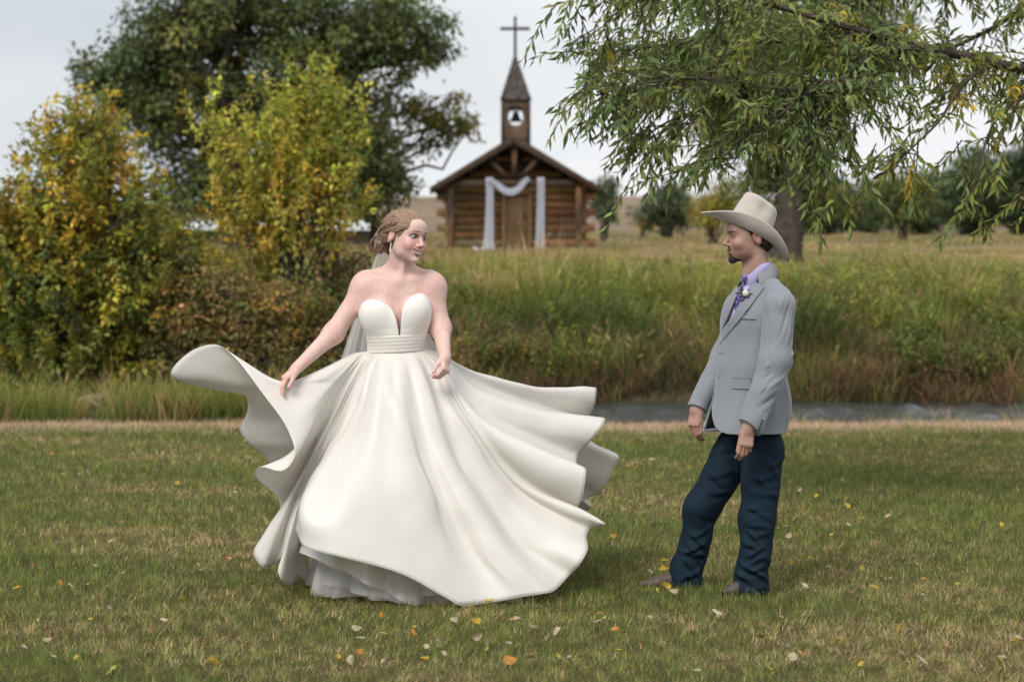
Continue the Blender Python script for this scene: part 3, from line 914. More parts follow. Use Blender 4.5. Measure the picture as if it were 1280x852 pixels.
# door of upright planks with two iron straps
md_ = MB()
for i in range(5):
    w_ = (door_r - door_l) / 5
    md_.box((door_l + w_ * (i + .5), CY + .02, (zb + door_t) / 2), (w_ - .012, .06, door_t - zb))
door = md_.build('door', M_door, chapel)
MB().box((door_r - .08, CY - .025, zb + .95), (.03, .04, .14)).build('handle', M_iron, door)
mfm = MB()
mfm.box((door_l - .045, CY - .105, (zb + door_t) / 2), (.085, .03, door_t - zb)); mfm.box((door_r + .045, CY - .105, (zb + door_t) / 2), (.085, .03, door_t - zb))
mfm.box((xm, CY - .105, door_t + .05), (door_r - door_l + .18, .03, .09))
mfm.build('door_frame', M_door, chapel)
# roof: two shingled slopes with fascia boards on the front and back
ridge_x = kp(643, 171, CY - 1.1)[0]
y0, y1 = CY - 1.1, CY + DEP + .5
def slope(xe, name='roof'):
    mb = MB(); e = np.array((xe, 0, zee)); r = np.array((ridge_x, 0, zrg)); d = r - e; L_ = np.linalg.norm(d); d /= L_
    nn = np.array((-d[2], 0, d[0])); nn = nn if nn[2] > 0 else -nn
    rows = int(L_ / .16)
    mb.prism([e + (0, y0, 0), r + (0, y0, 0), r - nn * .07 + (0, y0, 0), e - nn * .07 + (0, y0, 0)], (0, y1 - y0, 0), (.055, .043, .034))
    for i in range(rows):
        a = e + d * (L_ * i / rows) ; b = e + d * min(L_, L_ * (i + 1.25) / rows)
        y = y0 - .02
        while y < y1 + .02:
            w_ = rl.uniform(.10, .2); c = np.array((.095, .082, .072)) * rl.uniform(.55, 1.35)
            y2 = min(y + w_, y1 + .03)
            q = [a + nn * .035 + (0, y, 0), a + nn * .035 + (0, y2 - .008, 0), b + nn * .012 + (0, y2 - .008, 0), b + nn * .012 + (0, y, 0)]
            mb.prism(q, -nn * .012, c); y = y2
    return mb.build(name, M_shingle, chapel)
sl1, sl2 = slope(xe_l), slope(xe_r)
for xe, par in ((xe_l, sl1), (xe_r, sl2)):
    e = np.array((xe, 0, zee)); r = np.array((ridge_x, 0, zrg))
    for y_ in (y0 - .035, y1 + .035):
        mb = MB(); mb.prism([e + (0, y_, .035), r + (0, y_, .04), r + (0, y_, -.17), e + (0, y_, -.15)], (0, .05 if y_ > CY else -.05, 0)); mb.build('fascia', M_dark, par)
# porch timbers
yp = CY - .98
bz = kp(640, 229.5, yp)[2]
MB().beam((kp(547, 230, yp)[0], yp, bz), (kp(741, 230, yp)[0], yp, bz), .16, .15).build('porch_beam', M_dark, chapel)
for px in (563.5, 723):
    mb = MB(); V_, F_ = tube_arrays(np.array([(kp(px, 300, yp)[0], yp, zb - .25), (kp(px, 300, yp)[0], yp, zb + .6), (kp(px, 300, yp)[0] + .01, yp, bz - .075)]), [.088, .085, .08], 10)
    mb.raw(V_, F_); mb.build('post', M_post, chapel, smooth=True)
for px in (547, 741):
    mb = MB(); mb.beam((kp(px, 230, yp)[0] + (.12 if px < 600 else -.12), yp + .08, bz), (kp(px, 230, yp)[0] + (.12 if px < 600 else -.12), CY + .1, bz + .02), .15, .15); mb.build('porch_rail', M_dark, chapel)
mb = MB(); mb.beam((ridge_x, yp, bz + .075), (ridge_x, yp, kp(640, 176, yp)[2]), .12, .12, up=(0, 1, 0)); mb.build('king_post', M_post, chapel)
for a, b in (((608.5, 196), (635, 223)), ((677, 194), (650, 223))):
    mb = MB(); mb.beam(kp(*a, yp), kp(*b, yp), .11, .12, up=(0, 1, 0)); mb.build('brace', M_post, chapel)
# lamp on the gable
lp = kp(649, 203, CY - .1)
mb = MB(); mb.box(lp + [0, -.06, 0], (.09, .10, .16)).box(lp + [0, -.07, .10], (.14, .14, .03)); mb.build('wall_lamp', M_iron, chapel)
# steeple: four boarded sides with a keyhole opening right through, bell inside, spire and cross
ty0, ty1 = CY - .1, CY + .58
tx0, tx1 = kp(628, 150, ty0)[0], kp(661.5, 150, ty0)[0]; tz0, tz1 = kp(640, 186, ty0)[2], kp(640, 124, ty0)[2]
cx = (tx0 + tx1) / 2; cz = kp(640, 145.5, ty0)[2]; hx = .185; hz = .225
st = empty('steeple', (0, 0, 0)); bpy.data.objects.remove(st)
def pierced(y_, th):
    """A wall with a rounded opening, as a ring of quads between outer rectangle and hole, both faces and the reveal."""
    n = 64; a = np.arange(n) * 2 * PI / n + PI / 4
    hole = np.stack([cx + hx * np.sign(np.cos(a)) * np.abs(np.cos(a))**.85, cz + hz * np.sign(np.sin(a)) * np.abs(np.sin(a))**.85], 1)
    m_ = np.maximum(np.abs(np.cos(a)), np.abs(np.sin(a)))
    rect = np.stack([np.cos(a) / m_, np.sin(a) / m_], 1)
    rect = np.stack([np.where(rect[:, 0] > 0, cx + rect[:, 0] * (tx1 - cx), cx + rect[:, 0] * (cx - tx0)), np.where(rect[:, 1] > 0, cz + rect[:, 1] * (tz1 - cz), cz + rect[:, 1] * (cz - tz0))], 1)
    V = np.vstack([np.insert(rect, 1, y_, 1), np.insert(hole, 1, y_, 1), np.insert(rect, 1, y_ + th, 1), np.insert(hole, 1, y_ + th, 1)])
    i = np.arange(n); j = (i + 1) % n
    return V, np.vstack([np.stack([i, j, j + n, i + n], 1), np.stack([i + 2 * n, i + 3 * n, j + 3 * n, j + 2 * n], 1), np.stack([i + n, j + n, j + 3 * n, i + 3 * n], 1), np.stack([i, i + 2 * n, j + 2 * n, j], 1)])
M_tower = material('tower_boards', (.115, .080, .055), rough=.9, spec=.15, noise=(5, .3), bump=(30, .4, .008))
mb = MB(); mb.raw(*pierced(ty0, .06)).raw(*pierced(ty1 - .06, .06))
mb.box((tx0 + .03, (ty0 + ty1) / 2, (tz0 + tz1) / 2), (.06, ty1 - ty0 - .124, tz1 - tz0)).box((tx1 - .03, (ty0 + ty1) / 2, (tz0 + tz1) / 2), (.06, ty1 - ty0 - .124, tz1 - tz0))
tower = mb.build('steeple', M_tower, chapel)
mb = MB()
for x in (tx0, tx1):
    for y_ in (ty0, ty1): mb.box((x, y_, (tz0 + tz1) / 2), (.07, .07, tz1 - tz0 + .004))
mb.box((cx, ty0 - .012, tz1 - .035), (tx1 - tx0 - .08, .03, .07)).build('corner_trim', M_dark, tower)
mb = MB(); n = 20; prof = [(.03, .20), (.06, .19), (.075, .12), (.09, .05), (.125, -.03), (.150, -.065), (.14, -.07), (.02, -.02)]
a = np.arange(n) * 2 * PI / n
V = np.vstack([np.stack([cx + r * np.cos(a), (ty0 + ty1) / 2 + r * np.sin(a), np.full(n, cz - .035 + z * .85)], 1) for r, z in prof])
mb.raw(V, grid_faces(len(prof), n).tolist() if False else np.vstack([np.stack([np.arange(n) + k * n, (np.arange(n) + 1) % n + k * n, (np.arange(n) + 1) % n + (k + 1) * n, np.arange(n) + (k + 1) * n], 1) for k in range(len(prof) - 1)]))
mb.box((cx, (ty0 + ty1) / 2, cz + .175), (tx1 - tx0 - .12, .05, .05)); mb.box((cx - .0, (ty0 + ty1) / 2, cz - .105), (.34, .05, .035)).build('bell', M_iron, tower)
ap = kp(643.8, 65, (ty0 + ty1) / 2)
mb = MB(); ov = .045; nrow = 16
B = np.array([(tx0 - ov, ty0 - ov, tz1), (tx1 + ov, ty0 - ov, tz1), (tx1 + ov, ty1 + ov, tz1), (tx0 - ov, ty1 + ov, tz1)])
for k in range(nrow):
    t0, t1 = k / nrow, min(1, (k + 1) / nrow)
    for s_ in range(4):
        p, q = B[s_], B[(s_ + 1) % 4]; m_ = 6
        for j in range(m_):
            c = np.array((.085, .074, .066)) * rl.uniform(.6, 1.3)
            a0, a1 = lerp(p, q, j / m_), lerp(p, q, (j + 1) / m_)
            kk = 1.035
            lo0, lo1 = lerp(a0, ap, t0), lerp(a1, ap, t0); axv = np.array((ap[0], ap[1], lo0[2]))
            mb.raw([axv + (lo0 - axv) * kk, axv + (lo1 - axv) * kk, lerp(a1, ap, t1), lerp(a0, ap, t1)], [[0, 1, 2, 3]], c)
mb.raw(B, [[3, 2, 1, 0]], (.05, .04, .03))
mb.build('spire', M_shingle, tower)
ct = kp(644.3, 21, ap[1])
mb = MB(); mb.box(((ap[0] + ct[0]) / 2, ap[1], (ap[2] + ct[2]) / 2 - .05), (.07, .07, ct[2] - ap[2] + .1)); zc = kp(644, 36.2, ap[1])[2]
mb.box((ap[0], ap[1] - .002, zc), (kp(663, 36, ap[1])[0] - kp(626, 36, ap[1])[0], .073, .073)); mb.build('cross', M_iron, tower)


# white cloths hung on the porch beam
M_cloth = material('white_chiffon', (.80, .82, .91), rough=.75, transl=.25)
def hang(name, label, pts, wds, seed, nf=5):
    r = np.random.default_rng(seed); P = catmull(np.array([kp(a, b, y_) for a, b, y_ in pts]), 8); W = np.interp(np.linspace(0, 1, len(P)), np.linspace(0, 1, len(wds)), wds)
    nu = 34; out = []
    T = np.gradient(P, axis=0); T /= np.linalg.norm(T, axis=1, keepdims=True)
    ph = r.random() * 6
    for p, t_, w_ in zip(P, T, W):
        s_ = np.cross(t_, (0, 1, 0)); s_ /= np.linalg.norm(s_) + 1e-9
        u = np.linspace(-1, 1, nu)
        out.append(p + s_ * (u * w_ / 2)[:, None] + np.array((0, 1, 0)) * (.035 * np.sin(u * PI * nf + ph))[:, None])
    o = link(name, np_mesh(name, np.vstack(out), grid_faces(len(P), nu)), M_cloth)
    md = o.modifiers.new('thickness', 'SOLIDIFY'); md.thickness = .006
    return tag(o, label, 'drape')
yd = yp - .13
hang('cloth_drape', 'long white cloth hanging left of the chapel door and pooling on the ground', [(612, 222, yd), (612.5, 245, yd), (612, 275, yd), (611, 302, yd), (610, 314, yd - .05), (607, 319.5, yd - .25)], [.17, .17, .19, .23, .36, .78], 1)
hang('cloth_drape', 'white cloth hanging straight down right of the chapel door', [(676, 222, yd), (676, 245, yd), (675.5, 275, yd), (675, 300, yd), (675, 321, yd)], [.16, .16, .18, .20, .24], 2)
hang('cloth_swag', 'short white cloth looped in a swag over the chapel porch beam', [(611, 224, yd - .04), (619, 229, yd - .05), (629, 237, yd - .06), (639, 240, yd - .06), (648, 236, yd - .06), (655, 228, yd - .05), (661, 222.5, yd - .03)], [.10, .13, .15, .16, .15, .13, .10], 3, 3)
# ------------------------------------------------------------------ trees and bushes
M_leaf = material('leaves', attr=True, rough=.55, spec=.25, transl=.42, gain=1.75)
M_bark = material('bark', (.075, .060, .048), rough=.95, spec=.1, noise=(8, .35), bump=(18, .7, .02))
M_bark_l = material('grey_bark', (.080, .068, .056), rough=.95, spec=.1, noise=(7, .35), bump=(14, .7, .02))


def leaf_arrays(P, D, U, L_, Wd, fold=.25):
    """Leaves: a folded pair of quads each. P base points, D tip directions, U up-ish vectors."""
    D = D / (np.linalg.norm(D, axis=1, keepdims=True) + 1e-9)
    S = np.cross(D, U); S /= np.linalg.norm(S, axis=1, keepdims=True) + 1e-9
    Nn = np.cross(S, D)
    L_ = L_[:, None]; Wd = Wd[:, None]
    a = P; b = P + D * L_ * .42 + S * Wd * .5 + Nn * Wd * fold; c = P + D * L_ - Nn * L_ * .12; d = P + D * L_ * .42 - S * Wd * .5 + Nn * Wd * fold
    V = np.stack([a, b, c, d], 1).reshape(-1, 3)
    q = np.arange(len(P))[:, None] * 4
    return V, np.vstack([q + np.array([[0, 1, 2]]), q + np.array([[0, 2, 3]])])


def branch_path(a, b, r, n=7, wob=.06, sag=0.0):
    a, b = np.asarray(a, float), np.asarray(b, float); L_ = np.linalg.norm(b - a)
    t = np.linspace(0, 1, n)[:, None]
    P = a * (1 - t) + b * t
    P[1:-1] += r.normal(0, wob * L_ * .5, (n - 2, 3)) * np.sin(t[1:-1] * PI)
    P[:, 2] += np.sin(t[:, 0] * PI) * sag * L_
    return P


def plant(name, label, cat, base, lobes, nclump, per, leaf, clump_r, pal, seed, trunk=None, bark=None, stems=1, shell=.55, droop=.3, group=None, stem_r=.05, twigs=1.0, aspect=.55, limbs=(), elong=0.0):
    """lobes: (centre, radii, weight) ellipsoids filled with leaf clumps; pal(p, r) gives clump colours."""
    r = np.random.default_rng(seed)
    root = empty(name, tuple(base)); tag(root, label, cat, group)
    C0 = np.array([l[0] for l in lobes], float); RR = np.array([l[1] for l in lobes], float); wt = np.array([l[2] for l in lobes], float); wt /= wt.sum()
    k = r.choice(len(lobes), nclump, p=wt)
    d = r.normal(size=(nclump, 3)); d /= np.linalg.norm(d, axis=1, keepdims=True)
    rad = r.random(nclump)**shell
    C = C0[k] + d * RR[k] * rad[:, None]
    C = C + r.normal(0, 1, C.shape) * clump_r * .35
    ok = C[:, 2] > ground_z(C[:, 0], C[:, 1]) + .12
    C = C[ok]; m = len(C)
    base_c = pal(C, r)                                                   # m,3
    base_c = base_c * np.exp(r.normal(0, .22, (m, 1)))
    kk = np.repeat(np.arange(m), r.poisson(per, m) + 3); n = len(kk)
    off = r.normal(0, 1, (n, 3)); off /= np.linalg.norm(off, axis=1, keepdims=True)
    off *= (clump_r * r.uniform(.55, 1.35, m)[kk] * r.random(n)**.5)[:, None]; off[:, 2] *= .75
    if elong:                                                            # leaves strung along rising shoots
        ax_ = d * .55 + r.normal(0, .35, d.shape) + np.array((0, 0, .85)); ax_ /= np.linalg.norm(ax_, axis=1, keepdims=True)
        off = off * .42 + ax_[kk] * (r.uniform(-1.2, 1.5, n) * clump_r * elong)[:, None]
    P = C[kk] + off
    D = off / (np.linalg.norm(off, axis=1, keepdims=True) + 1e-9) * .8 + r.normal(0, .6, (n, 3)); D[:, 2] -= droop
    U = r.normal(0, .5, (n, 3)) + np.array((0, 0, 1.0))
    sz = leaf * r.uniform(.6, 1.25, n)
    V, F = leaf_arrays(P, D, U, sz, sz * aspect)
    col = np.clip(base_c[kk] * np.exp(r.normal(0, .20, (n, 1))) * (1 + r.normal(0, .07, (n, 3))), .003, .9)
    link('crown', np_mesh('crown', V, F, np.repeat(col, 4, 0)), M_leaf, root, smooth=False)
    # wood: stems from the base, limbs to the lobes, twigs to some clumps
    mb = MB(); base = np.asarray(base, float)
    tips = []
    if trunk is not None:
        top = np.asarray(trunk[0], float)
        P_ = branch_path(base + [0, 0, -.1], top, r, 8, .05)
        mb.tube(P_, np.linspace(trunk[1], trunk[2], len(P_)), 12); tips.append((P_, trunk[1], trunk[2]))
        src = [P_[4], P_[5], P_[6], P_[7]]
        sr = trunk[2]
    else:
        src = [base + [r.normal(0, stem_r * 2), r.normal(0, stem_r * 2), -.05] for _ in range(max(1, stems))]
        sr = stem_r
    ends = []
    for li, (c, rr, w_) in enumerate(lobes):
        for q in range(stems if trunk is None else 1):
            s = np.asarray(src[(li + q) % len(src)]); e = np.asarray(c, float) + r.normal(0, .35, 3) * rr
            P_ = branch_path(s, e, r, 7, .10, .02); mb.tube(P_, np.linspace(sr * .75, sr * .25, 7), 7); ends.append(P_)
    for (a, b, r0, r1) in limbs:
        P_ = branch_path(a, b, r, 9, .10, .03); mb.tube(P_, np.linspace(r0, r1, 9), 8); ends.append(P_)
    E = np.concatenate([p[2:] for p in ends])
    for j in r.choice(m, int(min(m, m * .45 * twigs)), replace=False):
        q = np.argmin(((E - C[j])**2).sum(1) * (1 + (E[:, 2] > C[j, 2] + .3)))
        if np.linalg.norm(E[q] - C[j]) < .05: continue
        P_ = branch_path(E[q], C[j], r, 5, .12, .03); mb.tube(P_, np.linspace(sr * .22 + .003, .003, 5), 5, cap=False)
    mb.build('trunk', bark or M_bark, root, smooth=True)
    return root


G1, G2, G3 = np.array((.085, .105, .025)), np.array((.155, .155, .032)), np.array((.060, .080, .030))
YEL, GOLD, ORG, BRN, RUS = np.array((.30, .265, .044)), np.array((.36, .265, .044)), np.array((.31, .195, .05)), np.array((.16, .112, .052)), np.array((.25, .165, .080))
def pick(r, n, cs, ps):
    ps = np.asarray(ps, float); ps = ps / ps.sum()
    return np.array(cs)[r.choice(len(cs), n, p=ps)]
def ztop(C): return (C[:, 2] - C[:, 2].min()) / (np.ptp(C[:, 2]) + 1e-6)


# golden bush at the left edge
YB1 = 27.3
e = lambda px, py, Y, rx, rz, w=1, ry=None: (at(px, py, Y), (rx * Y / FPX, (ry or rx) * Y / FPX, rz * Y / FPX), w)
def pal_gold(C, r):
    t = ztop(C) + r.normal(0, .18, len(C)); n = len(C)
    hi = pick(r, n, [GOLD, YEL * .9, ORG, G2, G1], [3.0, 2.8, 1.1, 3, .6]); lo = pick(r, n, [G1, G2, G3, YEL * .8], [2.4, 3.6, 1.0, 1.8])
    return np.where((t > .56)[:, None], hi, lo)
plant('bush', 'big rounded bush turning gold at its top, at the left edge', 'bush', at(95, 478, YB1),
      [e(100, 216, YB1, 70, 75, 2), e(60, 286, YB1, 80, 80, 2.4), e(150, 281, YB1, 65, 75, 2.2), e(80, 366, YB1, 110, 75, 3.4), e(165, 356, YB1, 70, 75, 2.4), e(95, 441, YB1, 110, 45, 2.6), e(115, 166, YB1, 42, 34, .8), e(10, 336, YB1, 60, 110, 2), e(205, 336, YB1, 28, 50, .6)],
      760, 46, .088, .23, pal_gold, 1, stems=3, stem_r=.045, shell=.5, elong=.8)
# tall yellow-green sapling in the middle of the left group
YB2 = 28.2
def pal_yg(C, r):
    n = len(C); t = ztop(C) + r.normal(0, .12, n)
    hi = pick(r, n, [np.array((.25, .25, .048)), np.array((.33, .30, .06)), np.array((.15, .17, .038))], [3, 3, 1.6])
    lo = pick(r, n, [GOLD, np.array((.27, .24, .055)), ORG, np.array((.17, .17, .04))], [2.6, 2.4, .7, 2])
    return np.where((t > .50)[:, None], hi, lo)
plant('sapling', 'tall slender sapling with yellow green leaves and golden lower leaves, left of the bride', 'sapling', at(352, 470, YB2),
      [e(385, 156, YB2, 22, 55, .8), e(365, 211, YB2, 55, 60, 2), e(415, 196, YB2, 35, 60, 1.1), e(330, 226, YB2, 40, 60, 1.1), e(300, 254, YB2, 40, 45, 1), e(420, 244, YB2, 45, 45, 1.2), e(360, 274, YB2, 75, 55, 2.4), e(330, 334, YB2, 65, 45, 1.5), e(405, 136, YB2, 12, 34, .35), e(345, 161, YB2, 14, 38, .4), e(388, 118, YB2, 7, 26, .22), e(412, 128, YB2, 7, 30, .22), e(440, 161, YB2, 9, 30, .22), e(352, 134, YB2, 7, 26, .2), e(262, 156, YB2, 9, 40, .25), e(282, 201, YB2, 18, 22, .3), e(318, 146, YB2, 14, 18, .2)],
      430, 36, .078, .18, pal_yg, 2, stems=2, stem_r=.032, shell=.6, droop=.1, elong=1.5)
def pal_br(C, r):
    n = len(C)
    return pick(r, n, [BRN, RUS, ORG * .9, G1, np.array((.14, .12, .04)), np.array((.22, .15, .06))], [1.2, 1.0, 1.0, 3.0, 3.2, 2.2])
YB3 = 27.2
plant('shrub', 'low russet shrub with sparse dry leaves and dark twigs, behind the gown', 'shrub', at(315, 478, YB3),
      [e(270, 365, YB3, 60, 35, 1.2), e(330, 392, YB3, 90, 50, 2.2), e(250, 420, YB3, 70, 45, 2), e(330, 440, YB3, 100, 40, 2.4), e(225, 380, YB3, 40, 50, 1), e(395, 400, YB3, 50, 60, 1.4)],
      480, 22, .072, .20, pal_br, 3, stems=9, stem_r=.024, shell=.4, twigs=1.6)
plant('shrub', 'grey green and brown thicket between the bride and the yellow green sapling', 'shrub', at(430, 470, 29.0),
      [e(420, 330, 29, 60, 40, 2), e(450, 380, 29, 60, 60, 2), e(400, 420, 29, 70, 50, 2), e(480, 420, 29, 40, 50, 1), e(510, 350, 29, 22, 30, .5)],
      300, 20, .060, .20, lambda C, r: pick(r, len(C), [G3, np.array((.085, .085, .035)), BRN * .8, RUS * .7, np.array((.15, .12, .04)), GOLD * .8], [2.5, 3, 2, 1.4, 2, .6]), 4, stems=7, stem_r=.022, shell=.45, twigs=1.6)
plant('shrub', 'olive green shrub between the golden bush and the sapling', 'shrub', at(235, 475, 28.0),
      [e(225, 300, 29.5, 45, 40, 1.4), e(245, 350, 29.5, 55, 50, 2), e(215, 410, 29.5, 60, 55, 2)],
      230, 22, .062, .20, lambda C, r: pick(r, len(C), [G1, G2, np.array((.12, .12, .035)), YEL * .7, GOLD * .8], [2.6, 4, 3, 1.4, .9]), 5, stems=5, stem_r=.022, shell=.5)

# big cottonwood behind them
YC = 45.0
def pal_cw(C, r):
    n = len(C)
    return pick(r, n, [np.array((.058, .080, .034)), np.array((.080, .102, .038)), np.array((.105, .120, .044)), np.array((.140, .138, .045))], [2.4, 3, 2.4, .8])
bC = at(300, 330, YC); bC[2] = ground_z(bC[0], YC)
plant('cottonwood_tree', 'big dark green cottonwood tree with spreading limbs towering behind the golden bush', 'tree', bC,
      [e(300, 20, YC, 130, 75, 3), e(210, 60, YC, 75, 60, 1.8), e(400, 50, YC, 95, 70, 2.6), e(490, 40, YC, 65, 50, 1.4), e(145, 110, YC, 50, 40, .9), e(200, 150, YC, 60, 55, 1.2), e(300, 130, YC, 90, 60, 1.6), e(420, 140, YC, 75, 50, 1.8), e(240, 230, YC, 55, 45, 1.2),
       e(330, 220, YC, 80, 60, 1.4), e(455, 185, YC, 50, 42, 1.2), e(470, 235, YC, 28, 35, .6), e(300, -70, YC, 190, 70, 2), e(110, 95, YC, 22, 18, .22), e(535, 55, YC, 32, 26, .4)],
      820, 58, .13, .40, pal_cw, 6, trunk=(at(290, 130, YC), .34, .17), shell=.55, droop=.35, twigs=.8,
      limbs=[(at(295, 190, YC), at(120, 100, YC), .10, .02), (at(292, 150, YC), at(540, 60, YC), .11, .02), (at(292, 160, YC), at(450, 190, YC), .09, .02), (at(290, 120, YC), at(330, -60, YC), .12, .03), (at(290, 130, YC), at(225, -50, YC), .11, .03),
             (at(298, 220, YC), at(190, 165, YC), .07, .015), (at(300, 200, YC), at(360, 120, YC), .07, .02)])
# the long low limb reaching towards the steeple, leaves turning yellow
plant('cottonwood_tree', 'thinner cottonwood with an open yellowing bough reaching towards the steeple', 'tree', at(470, 330, 47) * [1, 1, 0] + [0, 0, 1.05],
      [e(545, 150, 47, 50, 26, 2), e(580, 160, 47, 26, 18, .8), e(510, 130, 47, 28, 20, .8), e(535, 175, 47, 18, 12, .4), e(455, 225, 47, 32, 60, 2), e(560, 125, 47, 28, 10, .4)],
      90, 24, .12, .26, lambda C, r: pick(r, len(C), [np.array((.06, .07, .022)), np.array((.11, .105, .028)), np.array((.17, .14, .035))], [2, 2.4, 1.6]), 7, trunk=(at(462, 190, 47), .12, .06), shell=.6, droop=.4,
      limbs=[(at(466, 250, 47), at(600, 165, 47), .05, .012), (at(464, 220, 47), at(575, 118, 47), .045, .01), (at(500, 95, 47), at(585, 70, 47), .03, .006), (at(464, 200, 47), at(500, 95, 47), .05, .02)])

# tree behind the groom
YM = 39.0
bM = at(985, 318, YM); bM[2] = ground_z(bM[0], YM)
plant('ash_tree', 'leafy green tree with a thick grey trunk standing directly behind the groom', 'tree', bM,
      [e(985, 40, YM, 120, 60, 2.4), e(880, 90, YM, 75, 50, 1.4), e(1075, 40, YM, 80, 50, 1.3), e(960, 130, YM, 90, 45, 1.6), e(905, 160, YM, 45, 35, .8), e(1020, 230, YM, 26, 50, .8), e(950, 220, YM, 24, 40, .6), e(985, -50, YM, 150, 60, 1.6), e(1042, 262, YM, 14, 30, .25)],
      520, 34, .10, .30, lambda C, r: pick(r, len(C), [np.array((.060, .084, .028)), np.array((.090, .112, .038)), np.array((.122, .135, .044)), np.array((.20, .17, .04))], [1.6, 3, 2.6, .3]), 8,
      trunk=(at(990, 60, YM), .31, .16), bark=M_bark_l, shell=.55, droop=.6, limbs=[(at(988, 170, YM), at(900, 110, YM), .09, .02), (at(990, 150, YM), at(1070, 90, YM), .09, .02)])

# far trees and bushes across the pasture
def far(name, label, cat, px, pyb, Y, lobes, n, leaf, cr, pal, seed, tr=None, group=None):
    b = at(px, pyb, Y); b[2] = ground_z(b[0], Y) - .05
    return plant(name, label, cat, b, [e(a, c, Y, rx, rz, w_) for a, c, rx, rz, w_ in lobes], n, 22, leaf, cr, pal, seed, stems=4, stem_r=.05 if tr is None else tr, shell=.5, group=group, twigs=.4)
DG = lambda a: (lambda C, r: pick(r, len(C), [np.array((.038, .055, .026)) * a, np.array((.055, .072, .030)) * a, np.array((.075, .085, .034)) * a], [2, 2, 1.2]))
far('far_bush', 'round grey green bush far off in the pasture left of the groom', 'bush', 834, 283, 85, [(825, 262, 26, 20, 1.6), (845, 258, 24, 20, 1.6), (836, 246, 20, 12, 1), (835, 272, 34, 12, 1)], 170, .17, .38, lambda C, r: pick(r, len(C), [np.array((.065, .085, .045)), np.array((.09, .105, .055))], [1, 1]), 11)
far('far_bush', 'small green bush showing behind the right end of the chapel', 'bush', 754, 275, 75, [(752, 250, 12, 22, 1), (760, 262, 8, 12, .5), (757, 236, 7, 12, .5)], 60, .14, .28, lambda C, r: pick(r, len(C), [np.array((.065, .085, .045)), np.array((.09, .105, .055))], [1, 1]), 12)
far('far_bush', 'small orange bush beside the grey green bush in the pasture', 'bush', 803, 285, 90, [(805, 279, 12, 5, 1)], 20, .13, .25, lambda C, r: pick(r, len(C), [ORG, GOLD * .8], [1, 1]), 13)
far('far_bush', 'yellow green bush in the pasture just left of the hat', 'bush', 890, 285, 70, [(886, 268, 22, 16, 1), (905, 250, 18, 26, 1)], 90, .12, .32, lambda C, r: pick(r, len(C), [YEL * .8, G2, GOLD * .8], [1, 1.6, .5]), 14)
FT = [(1030, 70, 108, 'broad dark tree in the far tree line nearest the trunk'), (1085, 64, 112, 'mid green tree in the far tree line behind the lone sapling'), (1150, 78, 104, 'darker round tree in the far tree line right of the lone sapling'),
      (1215, 104, 98, 'tallest dark tree of the far tree line'), (1275, 112, 96, 'dark tree of the far tree line cut by the right edge of the picture'), (1325, 100, 99, None)]
for i, (px, hh, Y, lab) in enumerate(FT):
    if lab is None: continue
    far('far_tree', lab, 'tree', px, 290, Y, [(px - 18, 290 - hh * .42, 34, hh * .30, 1.5), (px + 20, 290 - hh * .48, 34, hh * .32, 1.5), (px, 290 - hh * .72, 32, hh * .26, 1.2), (px + 5, 290 - hh * .22, 44, hh * .18, 1.2)], 330, .19, .42, DG(1.0 if i % 2 == 0 else 1.35), 20 + i, .09, 'far tree line across the pasture')
far('young_tree', 'lone young green tree with a bare stem standing in the pasture', 'tree', 1130, 302, 76, [(1130, 246, 30, 24, 2), (1112, 236, 20, 18, 1), (1150, 240, 20, 18, 1), (1130, 268, 16, 10, .5)], 190, .13, .34, lambda C, r: pick(r, len(C), [np.array((.075, .092, .036)), np.array((.10, .115, .042)), G2], [2, 2, 1]), 31, .05)

